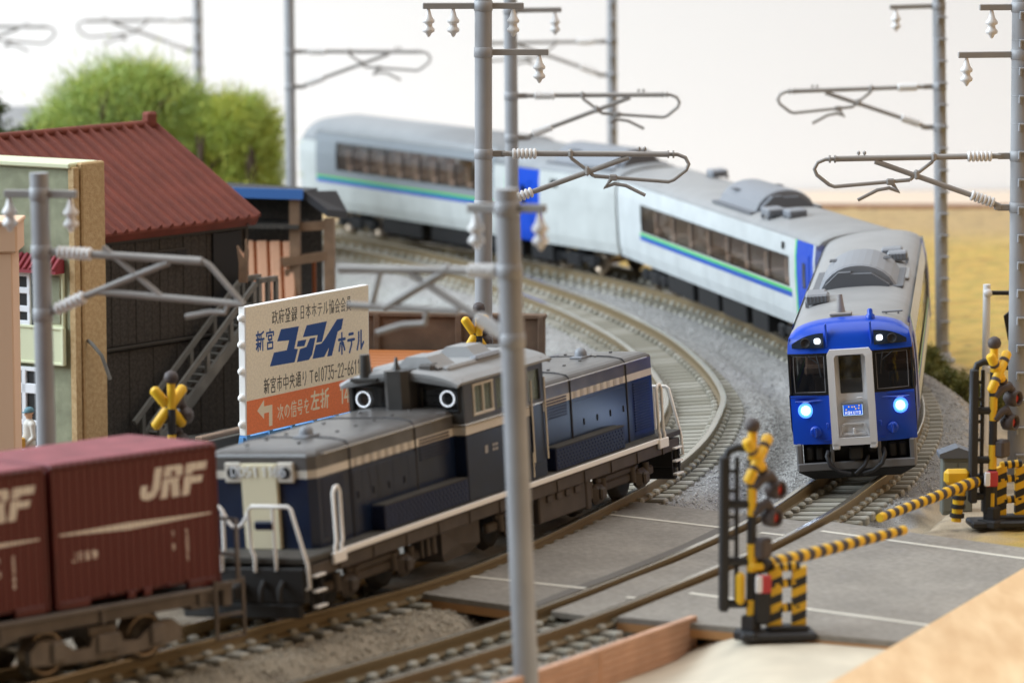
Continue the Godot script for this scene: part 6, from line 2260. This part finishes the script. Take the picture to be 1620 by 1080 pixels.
func barrier(label: String, at: Vector3, b: Basis, boom_from: Vector3, boom_to: Vector3, right: bool) -> void:
	var o := thing("crossing_barrier", label, "crossing barrier", at, b, "level crossing barriers")
	var y := Geo.new()
	var k := Geo.new()
	striped(y, k, boom_from, boom_to, 0.84, 0.62, 25)
	var bm := put("boom", y, M.signal_yellow, o)
	put("boom_stripe", k, M.signal_brown, bm)
	var d := (boom_to - boom_from).normalized()
	var g := Geo.new()
	g.tube([boom_from - d * 1.4, boom_from + d * 0.6], 0.95, 10)
	put("pivot", g, M.signal_black, o)
	# striped guard posts and rails
	var xs := [2.0, 5.0]
	for i in 2:
		y = Geo.new()
		k = Geo.new()
		for n in 7:
			var q := Geo
			(y if n % 2 == 0 else k).loft([PackedVector3Array([Vector3(xs[i] - 0.85, 0.8 + n * 1.05, -0.5), Vector3(xs[i] + 0.85, 1.5 + n * 1.05, -0.5), Vector3(xs[i] + 0.85, 1.5 + n * 1.05, 0.5), Vector3(xs[i] - 0.85, 0.8 + n * 1.05, 0.5)]),
				PackedVector3Array([Vector3(xs[i] - 0.85, 1.85 + n * 1.05, -0.5), Vector3(xs[i] + 0.85, 2.55 + n * 1.05, -0.5), Vector3(xs[i] + 0.85, 2.55 + n * 1.05, 0.5), Vector3(xs[i] - 0.85, 1.85 + n * 1.05, 0.5)])], true, true, true, false)
		var p := put("guard_post", y, M.signal_yellow, o)
		put("post_stripe", k, M.signal_black, p)
	for h in [3.6, 6.6, 8.6]:
		y = Geo.new()
		k = Geo.new()
		striped(y, k, Vector3(2.0, h, 0), Vector3(5.0, h + 0.3, 0), 0.55, 0.55, 6)
		var p := put("guard_rail", y, M.signal_yellow, o)
		put("rail_stripe", k, M.signal_black, p)
	g = Geo.new()
	g.box(Vector3(2.2, 0.5, 0.2), Vector3(9.4, 1.0, 4.6), 0.25)
	g.box(Vector3(3.6, 1.2, 0.0), Vector3(5.0, 0.8, 2.2), 0.2)
	put("base_plate", g, M.signal_black, o)
	# the gate machine with its red and white end
	g = Geo.new()
	g.box(Vector3(0.3, 4.6, 0.6), Vector3(2.0, 5.4, 2.0), 0.3)
	put("machine", g, M.signal_black, o)
	g = Geo.new()
	g.box(Vector3(0.4, 7.0, 1.75), Vector3(1.7, 2.2, 0.5), 0.15)
	put("red_plate", g, M.box_red, o)
	g = Geo.new()
	g.box(Vector3(-0.3, 7.0, 1.9), Vector3(0.8, 2.0, 0.5), 0.12)
	put("white_plate", g, M.box_white, o)
	g = Geo.new()
	if right:
		g.tube([Vector3(-4.4, 0.8, 0.6), Vector3(-4.0, 4.6, 0.6), Vector3(-3.9, 6.4, 0.6)], [0.7, 0.85, 1.0], 10)
		g.box(Vector3(-4.4, 7.2, 0.6), Vector3(3.6, 2.2, 1.6), 0.5)
		k = Geo.new()
		for n in 3:
			k.tube([Vector3(-4.3 + n * 0.12, 1.4 + n * 1.3, 0.6), Vector3(-4.25 + n * 0.12, 2.0 + n * 1.3, 0.6)], 1.04, 10)
		put("housing_stripe", k, M.signal_black, o)
	else:
		g.box(Vector3(-2.4, 6.4, 0.9), Vector3(1.1, 4.0, 1.1), 0.4)
		g.box(Vector3(-0.4, 9.0, 0.5), Vector3(2.0, 1.0, 1.8), 0.35)
	put("yellow_housing", g, M.signal_yellow, o)

func facing(x: float, z: float) -> Basis:
	return heading(z, -x)

func crossings() -> void:
	var near := heading(1, -0.12)
	var s := crossing_signal("near right crossing signal on the cream board, black ladder frame on its left", Vector3(29.0, -1.2, -465), facing(0.8, 0.6))
	ladder_frame(s, -3.2)
	barrier("near barrier with striped boom lowered towards the far lane", Vector3(29.9, -1.2, -465.6), near, Vector3(0.8, 8.9, -0.4), Vector3(23.2, 8.6, -23.6), false)
	var far := heading(1, -0.1)
	s = crossing_signal("far right crossing signal between the black ladder frame and the grey ladder mast", Vector3(67.7, -1.4, -543), facing(0.8, 0.6))
	ladder_frame(s, -2.6)
	barrier("far barrier with yellow housing, its striped boom pointing at the tracks", Vector3(67.0, -1.4, -544), far, Vector3(-1.4, 6.6, 0.6), Vector3(-19.3, 5.1, 20.6), true)
	crossing_signal("yellow crossing signal in front of the dark timber house", Vector3(-44.8, -1.4, -508), facing(-0.55, -0.83), true)
	crossing_signal("crossing signal with only its bell and top showing above the cab roof", Vector3(-5.0, -1.4, -583), facing(-0.7, -0.7), true)

func small_things() -> void:
	# colour light signal right of the outer track
	var o := thing("railway_signal", "white signal post holding a black pentagon signal head at right", "railway signal", Vector3(78.4, -7.6, -640))
	var g := Geo.new()
	g.tube([Vector3(0, 0, 0), Vector3(0, 29.4, 0)], 0.62, 12)
	put("post", g, M.post_white, o)
	g = Geo.new()
	g.xf = Transform3D(Basis(Vector3.RIGHT, PI / 2), Vector3(0.1, 28.0, 0.4))
	g.lathe([[0.05, 0.5], [0.7, 0.45], [0.75, -0.4], [0.05, -0.45]], 12)
	g.xf = Transform3D.IDENTITY
	g.box(Vector3(1.0, 15.2, 0), Vector3(3.0, 1.2, 1.2), 0.2)
	put("bracket", g, M.post_white, o)
	g = Geo.new()
	g.box(Vector3(3.8, 28.0, 0), Vector3(6.6, 0.7, 0.7), 0.1)
	g.box(Vector3(4.4, 15.6, 0), Vector3(5.0, 0.8, 0.8), 0.1)
	g.box(Vector3(5.2, 21.8, -0.4), Vector3(1.0, 12.6, 0.6), 0.1)
	put("mounting", g, M.signal_black, o)
	g = Geo.new()
	g.xf = Transform3D(Basis.IDENTITY, Vector3(5.4, 22.0, 0.3))
	g.prism([Vector2(-2.6, 2.2), Vector2(0.2, 4.6), Vector2(3.4, 3.4), Vector2(3.4, -3.4), Vector2(-0.4, -3.8), Vector2(-1.8, -1.8)], 0.8)
	put("signal_head", g, M.black, o)
	g = Geo.new()
	for q in [1.9, 1.2]:
		var ring := []
		for k in 15:
			var a := PI * 0.35 + PI * k / 14.0
			ring.append(Vector3(5.9 + cos(a) * q, 21.8 + sin(a) * q, 0.9))
		g.tube(ring, 0.12, 6)
	put("lamp_hood_ring", g, M.unit_dark, o)
	# cabinet behind the far barrier
	o = thing("relay_cabinet", "grey green trackside cabinet with low gable behind the yellow barrier housing", "cabinet", Vector3(64.6, -2.4, -560))
	g = Geo.new()
	g.box(Vector3(0, 4.2, 0), Vector3(4.4, 8.4, 3.4), 0.12)
	put("body", g, M.cabinet_grey, o)
	g = Geo.new()
	g.prism([Vector2(-2.7, 8.4), Vector2(2.7, 8.4), Vector2(2.7, 9.0), Vector2(0, 10.0), Vector2(-2.7, 9.0)], 4.2)
	put("gable_roof", g, M.unit_dark, o)
	for x in [-1.05, 1.05]:
		g = Geo.new()
		g.box(Vector3(x, 4.2, 1.75), Vector3(1.9, 7.2, 0.16), 0.05)
		put("door", g, M.cabinet_grey, o)
	person()

func person() -> void:
	# a small painted figure: one skin over a posed skeleton, meshed from a smooth field
	var o := thing("person", "standing person in pale grey work clothes and blue cap holding a yellow parcel", "person", Vector3(-76.4, -5.9, -611), heading(0.86, 0.5) * Basis(Vector3.UP, -0.55))
	var bones := [   # from, to, radii, tint: lengths for an 11.4 mm figure
		[Vector3(-0.55, 0.25, 0.1), Vector3(-0.5, 3.0, 0.05), 0.42, 0.55, 0], [Vector3(-0.5, 3.0, 0.05), Vector3(-0.45, 5.6, 0), 0.58, 0.78, 0], [Vector3(0.6, 0.25, 0.25), Vector3(0.52, 3.0, 0.2), 0.42, 0.55, 0], [Vector3(0.52, 3.0, 0.2), Vector3(0.42, 5.6, 0), 0.58, 0.78, 0],
		[Vector3(-0.55, 0.2, 0.1), Vector3(-0.6, 0.15, 0.9), 0.32, 0.3, 2], [Vector3(0.6, 0.2, 0.25), Vector3(0.72, 0.15, 1.0), 0.32, 0.3, 2], [Vector3(0, 5.7, 0), Vector3(0, 7.2, 0.05), 0.95, 0.9, 0], [Vector3(0, 7.2, 0.05), Vector3(0, 8.7, 0), 0.95, 1.0, 0],
		[Vector3(-0.9, 8.9, 0), Vector3(0.9, 8.9, 0), 0.55, 0.55, 0], [Vector3(0, 9.2, 0), Vector3(0, 9.9, 0.05), 0.4, 0.38, 1], [Vector3(0, 10.4, 0.05), Vector3(0, 10.9, 0.0), 0.68, 0.7, 1], [Vector3(0, 10.3, 0.62), Vector3(0, 10.45, 0.8), 0.14, 0.1, 1],
		[Vector3(1.25, 8.8, 0), Vector3(1.45, 6.9, -0.15), 0.42, 0.38, 0], [Vector3(1.45, 6.9, -0.15), Vector3(1.0, 5.8, 1.0), 0.36, 0.28, 0], [Vector3(-1.25, 8.8, 0), Vector3(-1.45, 6.9, 0.1), 0.42, 0.38, 0], [Vector3(-1.45, 6.9, 0.1), Vector3(-1.0, 6.0, 1.2), 0.36, 0.28, 0],
	]
	for s in [-1.0, 1.0]:   # hands: palm, four fingers of different length, thumb
		bones.append([Vector3(s * 1.0, 5.85, 1.05), Vector3(s * 0.92, 5.55, 1.4), 0.26, 0.22, 1])
		for f in 4:
			bones.append([Vector3(s * (1.0 - f * 0.02), 5.72 - f * 0.13, 1.3), Vector3(s * (0.8 - f * 0.02), 5.62 - f * 0.13, 1.62 + 0.1 * (1.5 - absf(f - 1.5))), 0.1, 0.08, 1])
		bones.append([Vector3(s * 0.9, 5.85, 1.3), Vector3(s * 0.7, 6.05, 1.55), 0.1, 0.08, 1])
	var g := surface(bones, Vector3(-2.2, -0.3, -1.4), Vector3(2.2, 12.0, 2.2), 0.17, [Color(0.56, 0.54, 0.49), Color(0.62, 0.38, 0.25), Color(0.06, 0.05, 0.05)])
	var skin := mat("figure_paint", "#ffffff", 0.6)
	skin.vertex_color_use_as_albedo = true
	put("body", g, skin, o)
	var c := Geo.new()
	c.xf = Transform3D(Basis(Vector3.RIGHT, 0.1), Vector3(0, 10.75, 0))
	c.lathe([[0.76, 0], [0.8, 0.25], [0.7, 0.6], [0.4, 0.8], [0.02, 0.86]], 14)
	c.box(Vector3(0, 0.1, 0.85), Vector3(0.9, 0.12, 0.6), 0.05)
	put("cap", c, mat("cap_blue", "#557a86", 0.7), o)
	c = Geo.new()
	c.box(Vector3(0, 10.35, -0.35), Vector3(1.2, 0.6, 0.7), 0.25)
	put("hair", c, M.signal_black, o)
	var p := thing("parcel", "yellow parcel held by the person at the shop door", "parcel", Vector3(0, 0, 0))
	p.transform = o.transform * Transform3D(Basis.IDENTITY, Vector3(0, 6.0, 1.75) * K)
	c = Geo.new()
	c.box(Vector3.ZERO, Vector3(2.6, 1.7, 1.1), 0.12)
	put("box", c, mat("parcel_yellow", "#c9993f", 0.7), p)
	c = Geo.new()
	c.box(Vector3(0, 0, 0.0), Vector3(0.3, 1.74, 1.14), 0.05)
	put("string", c, M.shed_brown, p)

func field_at(bones: Array, p: Vector3) -> float:
	var acc := 0.0
	for b in bones:
		var ab: Vector3 = b[1] - b[0]
		var t := clampf((p - b[0]).dot(ab) / maxf(ab.length_squared(), 1e-6), 0.0, 1.0)
		var d: float = p.distance_to(b[0] + ab * t) - lerpf(b[2], b[3], t)
		acc += exp(-d * 14.0)
	return -log(maxf(acc, 1e-12)) / 14.0

func surface(bones: Array, lo: Vector3, hi: Vector3, cell: float, tints: Array) -> Geo:   # surface nets
	var n := Vector3i(((hi - lo) / cell).ceil()) + Vector3i.ONE
	var f := PackedFloat32Array()
	f.resize(n.x * n.y * n.z)
	for z in n.z:
		for y in n.y:
			for x in n.x:
				f[(z * n.y + y) * n.x + x] = field_at(bones, lo + Vector3(x, y, z) * cell)
	var where := {}
	for z in n.z - 1:
		for y in n.y - 1:
			for x in n.x - 1:
				var sum := Vector3.ZERO
				var hits := 0
				for e in [[0, 1], [2, 3], [4, 5], [6, 7], [0, 2], [1, 3], [4, 6], [5, 7], [0, 4], [1, 5], [2, 6], [3, 7]]:
					var a := Vector3i(e[0] & 1, (e[0] >> 1) & 1, e[0] >> 2)
					var b := Vector3i(e[1] & 1, (e[1] >> 1) & 1, e[1] >> 2)
					var fa := f[((z + a.z) * n.y + y + a.y) * n.x + x + a.x]
					var fb := f[((z + b.z) * n.y + y + b.y) * n.x + x + b.x]
					if (fa < 0.0) != (fb < 0.0):
						sum += Vector3(a).lerp(Vector3(b), fa / (fa - fb))
						hits += 1
				if hits:
					where[Vector3i(x, y, z)] = lo + (Vector3(x, y, z) + sum / hits) * cell
	var g := Geo.new(true)
	g.smooth(true)
	for c in where:
		for ax in 3:
			var u := Vector3i.ZERO
			var v := Vector3i.ZERO
			var w := Vector3i.ZERO
			u[ax] = 1; v[(ax + 1) % 3] = 1; w[(ax + 2) % 3] = 1
			var q: Vector3i = c + u
			if q.x >= n.x or q.y >= n.y or q.z >= n.z:
				continue
			var fa := f[(c.z * n.y + c.y) * n.x + c.x]
			var fb := f[(q.z * n.y + q.y) * n.x + q.x]
			if (fa < 0.0) == (fb < 0.0):
				continue
			var k := [c, c - v, c - v - w, c - w]
			if not (where.has(k[1]) and where.has(k[2]) and where.has(k[3])):
				continue
			if fa < 0.0:
				k.reverse()
			for i in [0, 1, 2, 0, 2, 3]:
				var p: Vector3 = where[k[i]]
				var best := 9e9
				var tint := 0
				for b in bones:
					var ab: Vector3 = b[1] - b[0]
					var t := clampf((p - b[0]).dot(ab) / maxf(ab.length_squared(), 1e-6), 0.0, 1.0)
					var d: float = p.distance_to(b[0] + ab * t) - lerpf(b[2], b[3], t)
					if d < best:
						best = d; tint = b[4]
				g.paint(tints[tint]); g.v(p)
	return g
